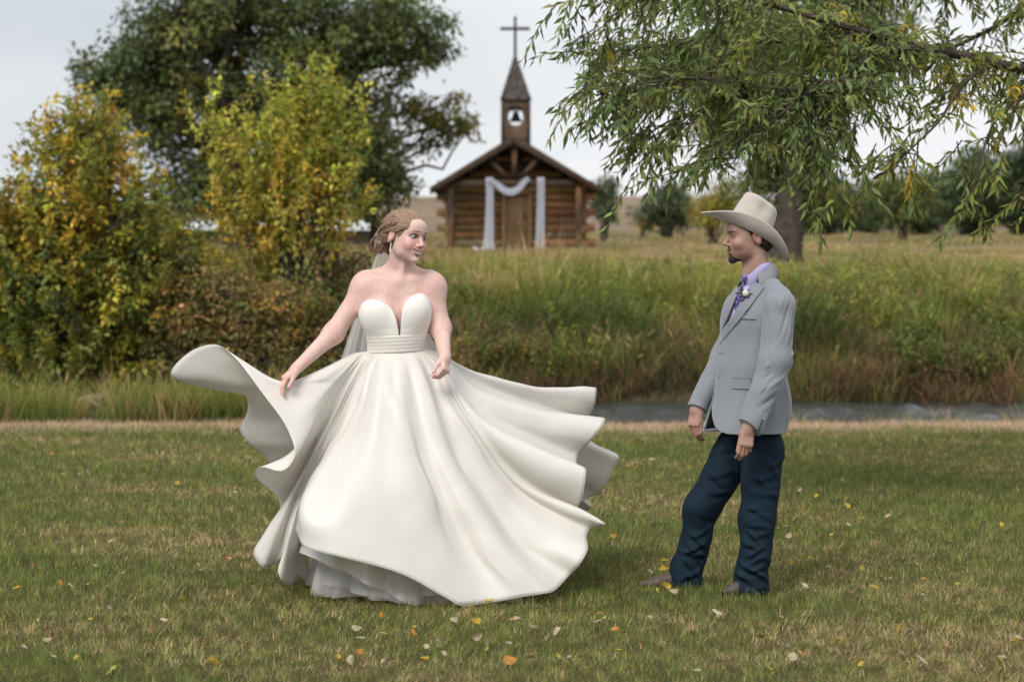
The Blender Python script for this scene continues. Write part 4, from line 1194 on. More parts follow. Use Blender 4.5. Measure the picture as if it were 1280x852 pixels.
# ------------------------------------------------------------------ near tree whose boughs hang into the picture from the right
def near_tree():
    r = np.random.default_rng(60)
    Y0 = 15.5
    base = at(1480, 560, Y0); base[2] = 0
    root = empty('ash_tree', tuple(base))
    tag(root, 'near tree whose boughs with long narrow leaves hang in from the upper right', 'tree')
    mb = MB()
    A = lambda px, py, Y=Y0: at(px, py, Y)
    def limb(pts, r0, r1):
        P = catmull(np.array([A(*p) for p in pts]), 8); mb.tube(P, np.linspace(r0, r1, len(P)), 10); return P
    trunk = limb([(1480, 640, Y0), (1475, 400, Y0), (1450, 200, Y0), (1430, 40, Y0), (1400, -150, Y0)], .24, .13)
    limbs = [
        (limb([(1440, 130, Y0), (1330, 100, 15), (1240, 78, 14.6), (1160, 60, 14.4), (1080, 40, 14.3), (960, 5, 14.2), (860, -20, 14.2), (770, -10, 14.3)], .038, .007), 1.0),
        (limb([(1160, 60, 14.4), (1120, 62, 14.2), (1085, 72, 14.1), (1055, 98, 14.0), (1020, 111, 14.0), (960, 110, 14.0), (880, 98, 14.0), (800, 105, 14.1), (745, 120, 14.2)], .020, .005), 1.0),
        (limb([(1430, 40, Y0), (1300, -10, 16), (1180, -40, 16.2), (1050, -50, 16.2), (930, -50, 16.2), (820, -60, 16.2), (730, -40, 16)], .06, .010), 1.0),
        (limb([(1330, 100, 15), (1280, 118, 14.6), (1245, 150, 14.3), (1225, 200, 14.1), (1215, 240, 14.0)], .014, .004), .26),
        (limb([(1240, 78, 14.6), (1200, 110, 14.2), (1175, 150, 14.0), (1140, 185, 13.9), (1110, 215, 13.9)], .012, .004), .26),
        (limb([(1055, 98, 14.0), (1045, 130, 14.0), (1020, 170, 14.0), (990, 205, 14.1)], .014, .004), .55),
        (limb([(960, 110, 14.0), (900, 130, 14.1), (840, 150, 14.2), (800, 175, 14.2)], .012, .004), .6),
        (limb([(1080, 40, 14.3), (1000, 50, 14.8), (900, 50, 15), (800, 60, 15), (730, 70, 15)], .03, .005), 1.0),
        (limb([(1440, 150, Y0), (1370, 200, 14.5), (1310, 250, 14.0), (1270, 280, 13.9)], .015, .004), .30),
        (limb([(1300, -10, 16), (1250, 30, 16.2), (1190, 60, 16.6), (1120, 90, 16.8), (1050, 130, 17), (960, 160, 17)], .018, .004), .3),
        (limb([(1020, 111, 14.0), (980, 140, 13.9), (940, 175, 13.9), (915, 205, 13.9)], .012, .003), .7),
        (limb([(1180, -40, 16.2), (1080, 0, 16), (980, 40, 15.6), (880, 70, 15.4), (790, 90, 15.2)], .03, .005), 1.0)]
    LP, LD, LU, LS, LC = [], [], [], [], []
    def twig(p, d, L_, nl, yel):
        d = d / np.linalg.norm(d)
        n = 8; P = [p]
        for i in range(n):
            d = d + np.array((0, 0, -.075)) + r.normal(0, .07, 3); d /= np.linalg.norm(d); P.append(P[-1] + d * L_ / n)
        P = np.array(P)
        ex, ey = pxof(P[-1]), 300 - FPX * (P[-1, 2] - CAM_H) / P[-1, 1]
        if 845 < ex < 1005 and ey > 238: return                          # keep the air round the groom's head clear
        mb.tube(P, np.linspace(.0045, .0018, n + 1), 5, cap=False)
        t = np.linspace(.12, 1, nl)
        q = np.stack([np.interp(t * n, np.arange(n + 1), P[:, k]) for k in range(3)], 1)
        dd = np.gradient(P, axis=0); dd /= np.linalg.norm(dd, axis=1, keepdims=True); dq = np.stack([np.interp(t * n, np.arange(n + 1), dd[:, k]) for k in range(3)], 1)
        side = np.cross(dq, r.normal(size=3)); side /= np.linalg.norm(side, axis=1, keepdims=True) + 1e-9
        ph = np.arange(nl) * 2.4 + r.random() * 6
        s2 = np.cross(dq, side)
        sd_ = side * np.cos(ph)[:, None] + s2 * np.sin(ph)[:, None]
        D = dq * .75 + sd_ * .75 + np.array((0, 0, -.55)) + r.normal(0, .18, (nl, 3))
        LP.append(q); LD.append(D); LU.append(np.cross(D, r.normal(size=(nl, 3)))); LS.append(r.uniform(.055, .10, nl) * (.85 + .3 * r.random()))
        base_c = np.array((.100, .136, .046)) if r.random() < .52 else np.array((.152, .175, .055))
        if r.random() < yel: base_c = np.array((.135, .145, .033))
        if r.random() < yel * .10: base_c = np.array((.34, .25, .03))
        LC.append(np.clip(base_c * np.exp(r.normal(0, .18)) * np.exp(r.normal(0, .18, (nl, 1))) * (1 + r.normal(0, .06, (nl, 3))), .004, .9))
    def pxof(p):
        return 640 + FPX * p[0] / p[1]
    for P, dens in limbs:
        seg = np.linalg.norm(np.diff(P, axis=0), axis=1); Ltot = seg.sum()
        cum = np.concatenate([[0], np.cumsum(seg)])
        nt_ = int(Ltot * 50 * dens)
        for s in r.uniform(.10 * Ltot, Ltot, nt_):
            p = np.array([np.interp(s, cum, P[:, k]) for k in range(3)])
            px = pxof(p)
            if px > 1400: continue
            dirv = np.array((r.normal(-.35, .8), r.normal(0, .8), r.normal(-.25, .55)))
            yel = .10 + .55 * sstep(980, 1250, px)
            L_ = r.uniform(.22, .75)
            if px < 820: L_ *= .55
            if px > 1050: L_ *= .75 if dens > .9 else .6
            twig(p, dirv, L_, int(L_ * r.uniform(30, 44)), yel)
            if r.random() < .5: twig(p + r.normal(0, .03, 3), dirv * [-1, -1, 1] + r.normal(0, .4, 3), L_ * .7, int(L_ * 24), yel)
    for (px, py, Y) in [(722, 128, 14.2), (770, 150, 14.1), (812, 172, 14.1), (845, 185, 14.1), (880, 205, 14), (905, 225, 13.9), (930, 200, 13.9), (1030, 205, 14), (1000, 225, 14), (1060, 190, 14), (1095, 200, 13.9), (1125, 205, 13.9), (1165, 215, 13.8), (1200, 215, 13.8), (1240, 240, 13.8), (1265, 270, 13.8), (740, 60, 14.6), (715, 20, 14.6), (760, 95, 14.4), (1140, 225, 13.8), (1020, 250, 14.0), (955, 230, 13.95), (760, 120, 14.2), (790, 140, 14.1)]:
        for _ in range(5 if px < 1050 else 2):
            twig(A(px + r.normal(10, 14), py - 28 + r.normal(0, 12), Y + r.normal(0, .15)), np.array((r.normal(-.35, .4), r.normal(0, .4), -.5)), r.uniform(.22, .42), int(r.uniform(10, 16)), .10 + .7 * sstep(990, 1250, px))
    LP, LD, LU, LS, LC = map(np.concatenate, (LP, LD, LU, LS, LC))
    V, F = leaf_arrays(LP, LD, LU, LS * 1.06, LS * .28, .12)
    link('crown', np_mesh('crown', V, F, np.repeat(LC, 4, 0)), M_leaf, root, smooth=False)
    mb.build('trunk', M_bark, root, smooth=True)
    print('near leaves', len(LP))
near_tree()
# ------------------------------------------------------------------ the bride
SKIN_F = (.68, .455, .40)
M_satin = material('ivory_satin', (.84, .818, .782), rough=.40, spec=.45, sheen=.2, transl=.28, tcol=(.90, .85, .76), bump=(14, .20, .012))
M_bodice = material('ivory_bodice', (.82, .79, .745), rough=.5, spec=.35, sheen=.2, bump=(420, .06, .002))
M_hair_f = material('light_brown_hair', attr=True, rough=.42, spec=.45, bump=(500, .2, .002))

bride = empty('person', tuple(at(500, 740, 11.2) * [1, 1, 0]))
tag(bride, 'woman in a strapless ivory wedding gown, spinning with her skirt held out', 'person')
YB = 11.2
bp = lambda px, py, Y=YB: at(px, py, Y)


def bride_torso(S):
    c = bp(497, 398, 11.22)
    S.ell(c, (.140, .098, .19), k=.02)
    S.ell(bp(497, 376, 11.225), (.150, .090, .085), k=.05)
    S.cap(bp(459, 357, 11.225), bp(536, 356, 11.225), .050, k=.05)
    for a, sg in ((bp(471, 393, 11.140), -1), (bp(517, 390, 11.140), 1)):
        S.ell(a, (.064, .060, .066), k=.05)
    S.ell(bp(497, 440, 11.215), (.128, .095, .09), k=.05)
    S.ell(bp(497, 482, 11.22), (.170, .125, .15), k=.07)


xs = axis((-1.13, -.64, .0026), (-.64, -.25, .0021)); ys = axis((10.88, 11.04, .0024), (11.04, 11.26, .0021), (11.26, 11.46, .004))
zs = axis((-.02, .95, .006), (.95, 1.30, .0026), (1.30, 1.80, .0020))
S = Sdf(xs, ys, zs)
bride_torso(S)
for sx in (-1, 1):                                                   # legs under the skirt
    h0 = bp(497, 500, 11.22) + [sx * .085, 0, 0]
    kn = np.array([h0[0] + sx * .005, 11.17, .50]); an = np.array([h0[0], 11.24, .11])
    S.cap(h0, kn, .085, .055, k=.05); S.cap(kn, an, .052, .034, k=.03)
    S.cap(an, an + [0, -.13, -.07], .034, .028, k=.03)
# neck and shoulders
nb = bp(499, 347, 11.225); nt_ = bp(502, 316, 11.19)
S.cap(nb, nt_, .062, .055, k=.04)
S.cap(bp(497, 340, 11.24), bp(462, 350, 11.235), .045, .042, k=.045)
S.cap(bp(499, 340, 11.24), bp(533, 350, 11.235), .045, .042, k=.045)
S.cap(bp(496, 351, 11.142), bp(466, 347, 11.172), .007, .008, k=.030)   # collar bones
S.cap(bp(503, 351, 11.142), bp(532, 347, 11.172), .007, .008, k=.030)
S.ell(bp(498, 362, 11.195), (.125, .070, .060), k=.05)
S.cap(bp(507, 322, 11.14), bp(501, 349, 11.145), .010, .008, k=.03)      # tendon of the turned neck
# left side of the picture: arm out to the held skirt
sh = bp(456, 360, 11.22); el = bp(416.5, 417, 11.16); wr = bp(372, 459, 11.02)
S.ell(sh, (.055, .054, .056), k=.05)
S.cap(sh, el, .051, .043, k=.05)
S.cap(el, wr, .0430, .0255, k=.04)
hd = bp(349, 479, 10.98) - wr
sculpt_hand(S, wr, hd, (.35, .25, -.9), (.5, -.85, -.2), size=.90, curl=(20, 28, 34, 42), spread=4.5, thumb=(24, 10))
# right side: upper arm down, forearm in front, fingers gathering cloth
sh2 = bp(541, 360, 11.22); el2 = bp(551, 410, 11.185); wr2 = bp(556, 446, 11.02)
S.ell(sh2, (.055, .054, .056), k=.05)
S.cap(sh2, el2, .050, .0425, k=.05)
S.cap(el2, wr2, .0430, .027, k=.04)
sculpt_hand(S, wr2, bp(557, 470, 10.96) - wr2, (-.75, .55, .05), (-.5, -.85, 0), size=.88, curl=(46, 54, 60, 66), spread=4, thumb=(34, 25))
HB_R = rot(47, 4, 9); HB_O = bp(507, 296, 11.165)
sculpt_head(S, HB_O, HB_R, smile=1.0, size=1.03)
V, F = S.mesh()
colr = paint_head(V, HB_O, HB_R, SKIN_F, smile=1.0, size=1.03, gaze=.6)
for c0, r0, w0 in ((bp(352, 477, 10.98), .05, .35), (bp(556, 470, 10.96), .05, .4), (el, .05, .22), (el2, .05, .22)):   # pinker hands and elbows
    g = np.exp(-((V - c0)**2).sum(1) / r0**2)[:, None] * w0
    colr = colr * (1 - g) + np.array((.68, .33, .28)) * g
link('body', np_mesh('body', V, F, colr), M_skin, bride)
bride_body_bvh = BVHTree.FromPolygons(V.tolist(), F.tolist())

# bodice with sweetheart neckline
nl = np.array([(446, 392), (450, 385.7), (452.3, 379.7), (457.4, 375.8), (465, 374), (472.4, 375), (480, 377.6), (486, 382), (490.5, 387), (493.5, 393), (496, 400), (498, 411), (499.4, 422),
               (499.8, 424), (500.6, 420), (501.2, 409), (501.8, 398), (503, 388), (505.3, 380), (509, 374.5), (514, 370), (520, 367.5), (526, 366.5), (530, 368), (534, 372), (541, 379), (549, 386)], float)
nlw = np.array([bp(a, b, 11.1) for a, b in nl])
xs = axis((-.72, -.32, .0022)); ys = axis((11.02, 11.36, .003)); zs = axis((1.05, 1.42, .0022))
S = Sdf(xs, ys, zs); bride_torso(S)
for a in (bp(471, 390, 11.132), bp(516, 387, 11.132)): S.ell(a, (.064, .062, .074), k=.055)
S.ell(bp(496, 410, 11.165), (.124, .082, .11), k=.06)
X, Y_, Z = np.meshgrid(*S.ax, indexing='ij', sparse=True)
zn = np.interp(X, nlw[:, 0], nlw[:, 2]); sl = np.gradient(zn[:, 0, 0], xs)
slv = np.clip(np.abs(sl), 0, 8)[:, None, None]
cut_f = (Z - zn) / np.sqrt(1 + slv**2)
zb = bp(497, 392)[2]
wgt = sstep(11.18, 11.27, Y_)
cut = cut_f * (1 - wgt) + (Z - zb) * wgt
bod = np.maximum(S.F - .0065, cut)
bod = np.maximum(bod, bp(497, 437)[2] - Z)
S.F = np.maximum(bod, -(S.F + .004)).astype(np.float32)
V, F = S.mesh()
Nn = normals(V, F)
V = folds(V, Nn, [(bp(a, 424, 11.1), bp(b, 410, 11.1), .010, h) for a, b, h in ((468, 462, -.002), (522, 528, -.0025), (478, 474, .0015), (515, 512, .0015))])
link('bodice', np_mesh('bodice', V, F), M_bodice, bride)
# pleated waistband
S = Sdf(axis((-.70, -.34, .0025)), axis((11.05, 11.36, .003)), axis((1.08, 1.22, .0016))); bride_torso(S); S.ell(bp(496, 410, 11.165), (.124, .082, .11), k=.06)
X, Y_, Z = np.meshgrid(*S.ax, indexing='ij', sparse=True)
zt = bp(497, 419, 11.1)[2] + (X + .53) * .05; zl = bp(497, 440.5, 11.1)[2] + (X + .53) * .05
S.F = np.maximum(np.maximum(S.F - (.0095 + 0.0004 * np.sin((Z - (X + .53) * .05) * 2 * PI / .0165)), -(S.F - .004)), np.maximum(Z - zt, zl - Z)).astype(np.float32)
V, F = S.mesh()
link('waistband', np_mesh('waistband', V, F), M_bodice, bride)

# the skirt: ribs from the waist to the hem, (angle, mid 1, mid 2, hem), each point a pixel and a distance
RIB = [
 (38, (588, 535, 11.02), (648, 615, 11.03), (733, 668, 10.98)),
 (44, (583, 545, 10.98), (646, 640, 10.93), (735, 684, 10.88)),
 (50, (579, 556, 10.97), (641, 660, 10.90), (726, 703, 10.84)),
 (55, (574, 565, 10.95), (635, 668, 10.88), (710, 720, 10.86)),
 (60, (567, 572, 10.89), (632, 672, 10.78), (695, 736, 10.76)),
 (66, (557, 573, 10.86), (618, 674, 10.73), (682, 741, 10.70)),
 (73, (545, 572, 10.86), (596, 672, 10.74), (655, 745, 10.68)),
 (80, (532, 570, 10.88), (575, 668, 10.77), (628, 750, 10.66)),
 (87, (518, 560, 10.85), (553, 655, 10.71), (600, 754, 10.63)),
 (93, (505, 551, 10.82), (530, 642, 10.66), (577, 757, 10.60)),
 (100, (489, 548, 10.81), (505, 636, 10.64), (553, 744, 10.57)),
 (108, (473, 546, 10.81), (478, 632, 10.62), (517, 724, 10.54)),
 (116, (459, 547, 10.82), (450, 632, 10.59), (481, 710, 10.51)),
 (124, (445, 552, 10.84), (423, 634, 10.57), (440, 699, 10.50)),
 (130, (433, 558, 10.88), (400, 637, 10.58), (404, 690, 10.52)),
 (135, (423, 560, 10.93), (383, 632, 10.61), (381, 683, 10.56)),
 (138, (417, 556, 11.00), (377, 622, 10.70), (371, 670, 10.64)),
 (142, (417, 550, 11.10), (384, 612, 10.92), (370, 660, 10.88)),
 (143.5, (418, 546, 11.12), (386, 622, 11.06), (388, 728, 11.22)),
 (145, (418, 543, 11.12), (383, 624, 11.08), (374, 720, 11.16)),
 (146, (417, 541, 11.12), (380, 626, 11.04), (366, 732, 11.06)),
 (147, (417, 538, 11.12), (376, 627, 11.01), (355, 727, 10.96)),
 (148, (416, 536, 11.12), (373, 625, 11.01), (346, 711, 10.96)),
 (149, (415, 533, 11.12), (372, 622, 11.07), (353, 694, 11.08)),
 (150, (414, 531, 11.11), (370, 620, 11.08), (342, 706, 11.13)),
 (151, (413, 529, 11.11), (367, 616, 11.05), (329, 709, 11.06)),
 (152, (412, 526, 11.11), (366, 612, 11.08), (317, 689, 11.10)),
 (154.5, (412, 522, 11.12), (370, 604, 11.16), (336, 668, 11.26)),
 (157, (411, 518, 11.12), (375, 596, 11.19), (356, 646, 11.30)),
 (160, (409, 511, 11.10), (371, 584, 11.10), (345, 618, 11.15)),
 (162, (408, 506, 11.08), (364, 573, 11.00), (318, 595, 10.96)),
 (164, (408, 503, 11.07), (367, 562, 10.97), (327, 582, 10.90)),
 (166, (408, 500, 11.06), (378, 552, 10.95), (352, 588, 10.86)),
 (168, (408, 494, 11.05), (382, 540, 10.95), (368, 566, 10.86)),
 (170, (409, 485, 11.05), (377, 520, 10.96), (361, 537, 10.89)),
 (172, (408, 475, 11.05), (366, 500, 10.98), (341, 505, 10.92)),
 (174, (407, 466, 11.05), (354, 486, 11.00), (314, 474, 10.97)),
 (176, (404, 461, 11.07), (349, 479, 11.00), (295, 449, 11.02)),
 (178, (404, 459, 11.11), (348, 479, 11.03), (270, 430, 11.10)),
 (180, (404, 460, 11.16), (346, 482, 11.08), (235, 441, 11.18)),
 (183, (405, 465, 11.21), (344, 487, 11.13), (212, 470, 11.24)),
 (186, (406, 472, 11.26), (346, 495, 11.20), (252, 485, 11.30)),
 (190, None, (350, 505, 11.28), (303, 489, 11.36)),
 (194, None, None, (310, 512, 11.42)),
 (198, None, (355, 540, 11.36), (300, 536, 11.42)),
 (202, None, None, (311, 553, 11.44)),
 (206, None, None, (332, 570, 11.50)),
 (212, (420, 520, 11.4), (380, 580, 11.5), (345, 600, 11.6)),
 (222, None, None, (362, 670, 11.80)),
 (235, (455, 530, 11.46), (440, 620, 11.7), (420, 705, 12.0)),
 (243, None, None, (465, 690, 11.95)),
 (251, None, None, (510, 705, 12.15)),
 (260, (505, 530, 11.5), (540, 610, 11.8), (565, 690, 12.1)),
 (269, None, None, (620, 690, 12.25)),
 (278, None, None, (680, 655, 12.2)),
 (287, (560, 520, 11.5), (660, 580, 11.85), (728, 640, 12.15)),
 (291, None, None, (739, 633, 12.10)),
 (295, None, None, (735, 622, 12.15)),
 (300, None, None, (751, 617, 12.0)),
 (306, None, None, (769, 584, 11.95)),
 (312, (595, 490, 11.45), (690, 535, 11.75), (772, 567, 11.95)),
 (320, None, None, (735, 548, 12.0)),
 (326, (600, 470, 11.36), (680, 490, 11.62), (738, 500, 11.85)),
 (331, (602, 468, 11.33), (682, 485, 11.52), (745, 484, 11.72)),
 (337, (600, 475, 11.33), (688, 500, 11.55), (743, 504, 11.68)),
 (343, (600, 482, 11.32), (690, 512, 11.58), (736, 522, 11.76)),
 (348, (604, 487, 11.25), (690, 514, 11.42), (742, 523, 11.5)),
 (352, (607, 492, 11.20), (690, 513, 11.29), (756, 521, 11.36)),
 (357, (605, 499, 11.17), (685, 523, 11.24), (751, 534, 11.28)),
 (3, (601, 506, 11.14), (678, 537, 11.22), (738, 551, 11.28)),
 (8, (597, 512, 11.12), (672, 549, 11.22), (722, 570, 11.32)),
 (12, (597, 517, 11.08), (668, 553, 11.10), (722, 580, 11.14)),
 (15, (599, 521, 11.05), (667, 556, 11.00), (732, 584, 10.98)),
 (20, (597, 525, 11.03), (662, 573, 10.97), (731, 602, 10.95)),
 (25, (595, 528, 11.03), (656, 588, 10.99), (728, 622, 10.98)),
 (29, (593, 530, 11.03), (651, 596, 11.04), (721, 636, 11.06)),
 (32, (592, 531, 11.03), (650, 602, 11.03), (740, 643, 11.00)),
 (34, (590, 532, 11.03), (650, 606, 11.03), (757, 655, 10.95)),
 (36, (589, 534, 11.03), (649, 610, 11.03), (741, 657, 11.0)),
]


def fill(idx):
    """Missing mid points follow their neighbours' way between waist and hem."""
    n = len(RIB); have = [i for i in range(n) if RIB[i][idx] is not None]
    off = {}
    for i in have:
        q = at(*RIB[i][idx]); wv, hv = waist[i], hem[i]
        off[i] = q - lerp(wv, hv, (.42, .72)[idx - 1])
    out = []
    for i in range(n):
        if i in off: out.append(lerp(waist[i], hem[i], (.42, .72)[idx - 1]) + off[i]); continue
        a = max(h for h in have if h < i) if any(h < i for h in have) else have[-1]
        b = min([h for h in have if h > i] or [have[0]])
        t = (i - a) / max(1, (b - a))
        out.append(lerp(waist[i], hem[i], (.42, .72)[idx - 1]) + off[a] * (1 - t) + off[b] * t)
    return np.array(out)


WC = bp(497.5, 438.5, 11.215)
waist = np.array([WC + [.139 * math.cos(math.radians(r[0])), -.106 * math.sin(math.radians(r[0])), .004 + .012 * math.cos(math.radians(r[0])) * .6] for r in RIB])
hem = np.array([at(*r[3]) for r in RIB])
m1, m2 = fill(1), fill(2)
hip = np.array([lerp(a, b, .30) + np.array([math.cos(math.radians(r[0])), -math.sin(math.radians(r[0])), 0]) * (.020 if 55 < r[0] < 132 else .006) + [0, 0, .012] for a, b, r in zip(waist, m1, RIB)])
G = np.stack([waist, hip, m1, m2, hem], 1)                            # ribs x 5 x 3
G = catmull(G, 9, closed=True)                                        # around
G = np.swapaxes(catmull(np.swapaxes(G, 0, 1), 16), 0, 1)              # down
# smooth the surface a little so that ribs do not show, hem and waist kept
for it in range(14):
    A = (np.roll(G, 1, 0) + np.roll(G, -1, 0)) / 2
    G = G * .5 + A * .5 if it < 5 else np.concatenate([G[:, :1], (G[:, 1:-1] * 2 + G[:, :-2] + G[:, 2:]) / 4, G[:, -1:]], 1)
nu, nv = G.shape[:2]
wsm = (.5 * np.clip(1 - 1.22 * np.linspace(0, 1, nv), 0, 1))[None, :, None]
for it in range(110):                                                  # broad soft folds above, crisp waves only towards the hem
    G = G + wsm * ((np.roll(G, 1, 0) + np.roll(G, -1, 0)) / 2 - G)
V = G.reshape(-1, 3); F = grid_faces(nu, nv, True)[:, ::-1]
Nn = normals(V, F)
sv = np.tile(np.linspace(0, 1, nv), nu)
V = V + Nn * (noise3(V, 5, 2.1) * .006 * sstep(.1, .5, sv) + noise3(V, 8, 5.0) * .0022 * sstep(.15, .6, sv))[:, None]
th = np.repeat(np.arange(nu) / nu * 2 * PI, nv)
cl = np.stack([np.cos(th) * 6, np.sin(th) * 6, sv * 1.6], 1)
V = V + Nn * ((noise3(cl, 61, .45) * .0105 + noise3(cl, 62, 1.1) * .0032) * sstep(.03, .35, sv) * (1 - .35 * sv))[:, None]
V = folds(V, Nn, [
    (bp(481, 470, 11.0), bp(545, 640, 10.72), .026, -.016), (bp(545, 617, 10.74), bp(640, 735, 10.68), .040, -.014),
    (bp(500, 520, 10.9), bp(575, 690, 10.68), .030, .010), (bp(455, 470, 11.0), bp(440, 610, 10.7), .030, .008),
    (bp(350, 484, 11.0), bp(400, 560, 11.0), .018, -.010), (bp(355, 482, 11.0), bp(420, 520, 11.08), .016, -.010),
    (bp(365, 475, 11.0), bp(440, 480, 11.08), .014, .006), (bp(360, 500, 10.98), bp(395, 590, 11.0), .016, .008),
    (bp(562, 480, 11.0), bp(650, 500, 11.2), .014, -.008), (bp(560, 485, 11.0), bp(660, 530, 11.15), .018, .007),
    (bp(556, 482, 11.0), bp(610, 590, 11.0), .020, -.012), (bp(552, 482, 10.99), bp(590, 640, 10.9), .020, .008),
    (bp(540, 448, 11.12), bp(560, 500, 11.0), .012, -.008), (bp(466, 449, 11.1), bp(452, 500, 11.0), .012, -.010),
    (bp(600, 600, 10.98), bp(690, 690, 10.86), .030, .010),
    (bp(470, 452, 11.08), bp(414, 566, 10.96), .011, .013), (bp(462, 455, 11.10), bp(406, 566, 11.00), .013, -.014), (bp(416, 560, 10.96), bp(386, 622, 10.72), .012, .010),
    (bp(588, 520, 11.03), bp(652, 616, 11.0), .012, -.010), (bp(582, 522, 11.02), bp(646, 624, 10.98), .012, .006),
    (bp(484, 530, 10.85), bp(576, 672, 10.72), .013, -.008), (bp(575, 668, 10.74), bp(640, 728, 10.68), .014, -.008),
    (bp(353, 484, 11.0), bp(388, 545, 10.98), .008, -.007), (bp(358, 482, 11.0), bp(430, 505, 11.08), .008, -.007), (bp(352, 486, 11.0), bp(372, 560, 10.96), .008, .006),
    (bp(362, 478, 11.01), bp(450, 470, 11.08), .008, -.005), (bp(562, 476, 11.02), bp(640, 494, 11.2), .008, -.006), (bp(560, 480, 11.02), bp(632, 512, 11.14), .008, -.006), (bp(556, 480, 11.0), bp(588, 560, 10.97), .009, -.007),
    (bp(430, 560, 10.88), bp(398, 660, 10.56), .010, -.006), (bp(520, 560, 10.86), bp(560, 640, 10.76), .012, .005)])
o = link('skirt', np_mesh('skirt', V, F), M_satin, bride)
md = o.modifiers.new('thickness', 'SOLIDIFY'); md.thickness = .0014; md.offset = 0
# stitched hem: a thin cord along the edge
hm = V.reshape(nu, nv, 3)[:, -1]
tv, tf = tube_arrays(np.vstack([hm, hm[:1]]), .0009, 6, False)
link('hem_seam', np_mesh('hem_seam', tv, tf), material('ivory_piping', (.70, .665, .61), rough=.6), o)


# a second satin layer hanging under the lifted front hem
IN = [(64, (655, 752, 10.80)), (76, (620, 757, 10.76)), (86, (585, 759, 10.72)), (94, (556, 758, 10.70)), (101, (530, 757, 10.72)), (107, (505, 752, 10.66)), (113, (482, 738, 10.70)), (119, (458, 730, 10.63)), (125, (436, 716, 10.70)), (131, (414, 708, 10.64)), (137, (398, 700, 10.74)), (143, (384, 694, 10.86)), (150, (374, 690, 11.02))]
Wi = np.array([WC + [.136 * math.cos(math.radians(a)), -.103 * math.sin(math.radians(a)), 0] for a, _ in IN]); Hi = np.array([at(*q) for _, q in IN])
Gi = catmull(np.stack([Wi, lerp(Wi, Hi, .35) + [0, .03, .03], lerp(Wi, Hi, .7) + [0, .045, .02], Hi], 1), 9)
Gi = np.swapaxes(catmull(np.swapaxes(Gi, 0, 1), 14), 0, 1)
o_in = link('inner_skirt', np_mesh('inner_skirt', Gi.reshape(-1, 3), grid_faces(*Gi.shape[:2])[:, ::-1]), M_satin, bride)


def ruffle(name, mat, c, rx, ry, z1, nfold, amp, seed, n=420, nv=26, zw=.012):
    """Underskirt cone from the waist to the ground with many soft folds."""
    r = np.random.default_rng(seed)
    a = np.arange(n) * 2 * PI / n
    wob = sum(np.sin(a * k + r.random() * 7) * q for k, q in ((nfold, 1), (nfold * 1.9 // 1, .5), (nfold // 2, .6), (3, .4)))
    s_ = np.linspace(0, 1, nv)
    P = np.zeros((n, nv, 3))
    for j, q in enumerate(s_):
        k = 1 + amp * wob * q**1.3
        ex = .135 + (rx - .135) * q**.85; ey = .10 + (ry - .10) * q**.85
        cx, cy = lerp(WC[:2], c, q)
        P[:, j] = np.stack([cx + ex * k * np.cos(a), cy - ey * k * np.sin(a), (WC[2] - .02) * (1 - q) + z1 * q + zw * np.sin(a * 5 + seed) * q], 1)
    ob = link(name, np_mesh(name, P.reshape(-1, 3), grid_faces(n, nv, True)[:, ::-1]), mat, bride)
    return ob


ruffle('lining', material('cream_lining', (.86, .835, .79), rough=.6, transl=.35), at(528, 700, 11.25)[:2], .470, .560, .040, 9, .045, 2)
M_tulle = bpy.data.materials.new('white_tulle'); M_tulle.use_nodes = True
t_ = M_tulle.node_tree; p_ = t_.nodes['Principled BSDF']
p_.inputs['Base Color'].default_value = (.88, .865, .84, 1); p_.inputs['Roughness'].default_value = .8
tp_ = t_.nodes.new('ShaderNodeBsdfTransparent'); ms_ = t_.nodes.new('ShaderNodeMixShader'); ms_.inputs[0].default_value = .60
t_.links.new(tp_.outputs[0], ms_.inputs[1]); tl_ = t_.nodes.new('ShaderNodeBsdfTranslucent'); tl_.inputs[0].default_value = (.90, .885, .86, 1); m2_ = t_.nodes.new('ShaderNodeMixShader'); m2_.inputs[0].default_value = .45
t_.links.new(p_.outputs[0], m2_.inputs[1]); t_.links.new(tl_.outputs[0], m2_.inputs[2]); t_.links.new(m2_.outputs[0], ms_.inputs[2]); t_.links.new(ms_.outputs[0], t_.nodes['Material Output'].inputs[0])
ruffle('tulle_underskirt', M_tulle, at(520, 700, 11.25)[:2], .495, .585, .015, 17, .040, 4)

# veil hanging from the bun behind the back, in soft pleats
def strip(name, L_, R_, mat, parent, nu=40, nv=30, wave=.012, nw=5):
    A = catmull(np.array(L_), nv // (len(L_) - 1)); B = catmull(np.array(R_), nv // (len(R_) - 1))
    u = np.linspace(0, 1, nu)[:, None, None]
    P = A[None] * (1 - u) + B[None] * u
    q = np.linspace(.2, 1, P.shape[1])[None, :]
    P[..., 1] += wave * q * np.sin(u[..., 0] * 2 * PI * nw + q * 1.5) + wave * .5 * q * np.sin(u[..., 0] * 2 * PI * nw * 2.3)
    return link(name, np_mesh(name, P.reshape(-1, 3), grid_faces(P.shape[0], P.shape[1])), mat, parent)
strip('veil', [bp(476, 312, 11.26), bp(468, 325, 11.36), bp(452, 370, 11.42), bp(424, 455, 11.40), bp(402, 520, 11.55), bp(385, 600, 11.8)],
      [bp(491, 310, 11.27), bp(495, 330, 11.34), bp(510, 370, 11.42), bp(556, 455, 11.44), bp(570, 520, 11.6), bp(580, 600, 11.8)], M_tulle, bride, nu=90, wave=.011, nw=6)

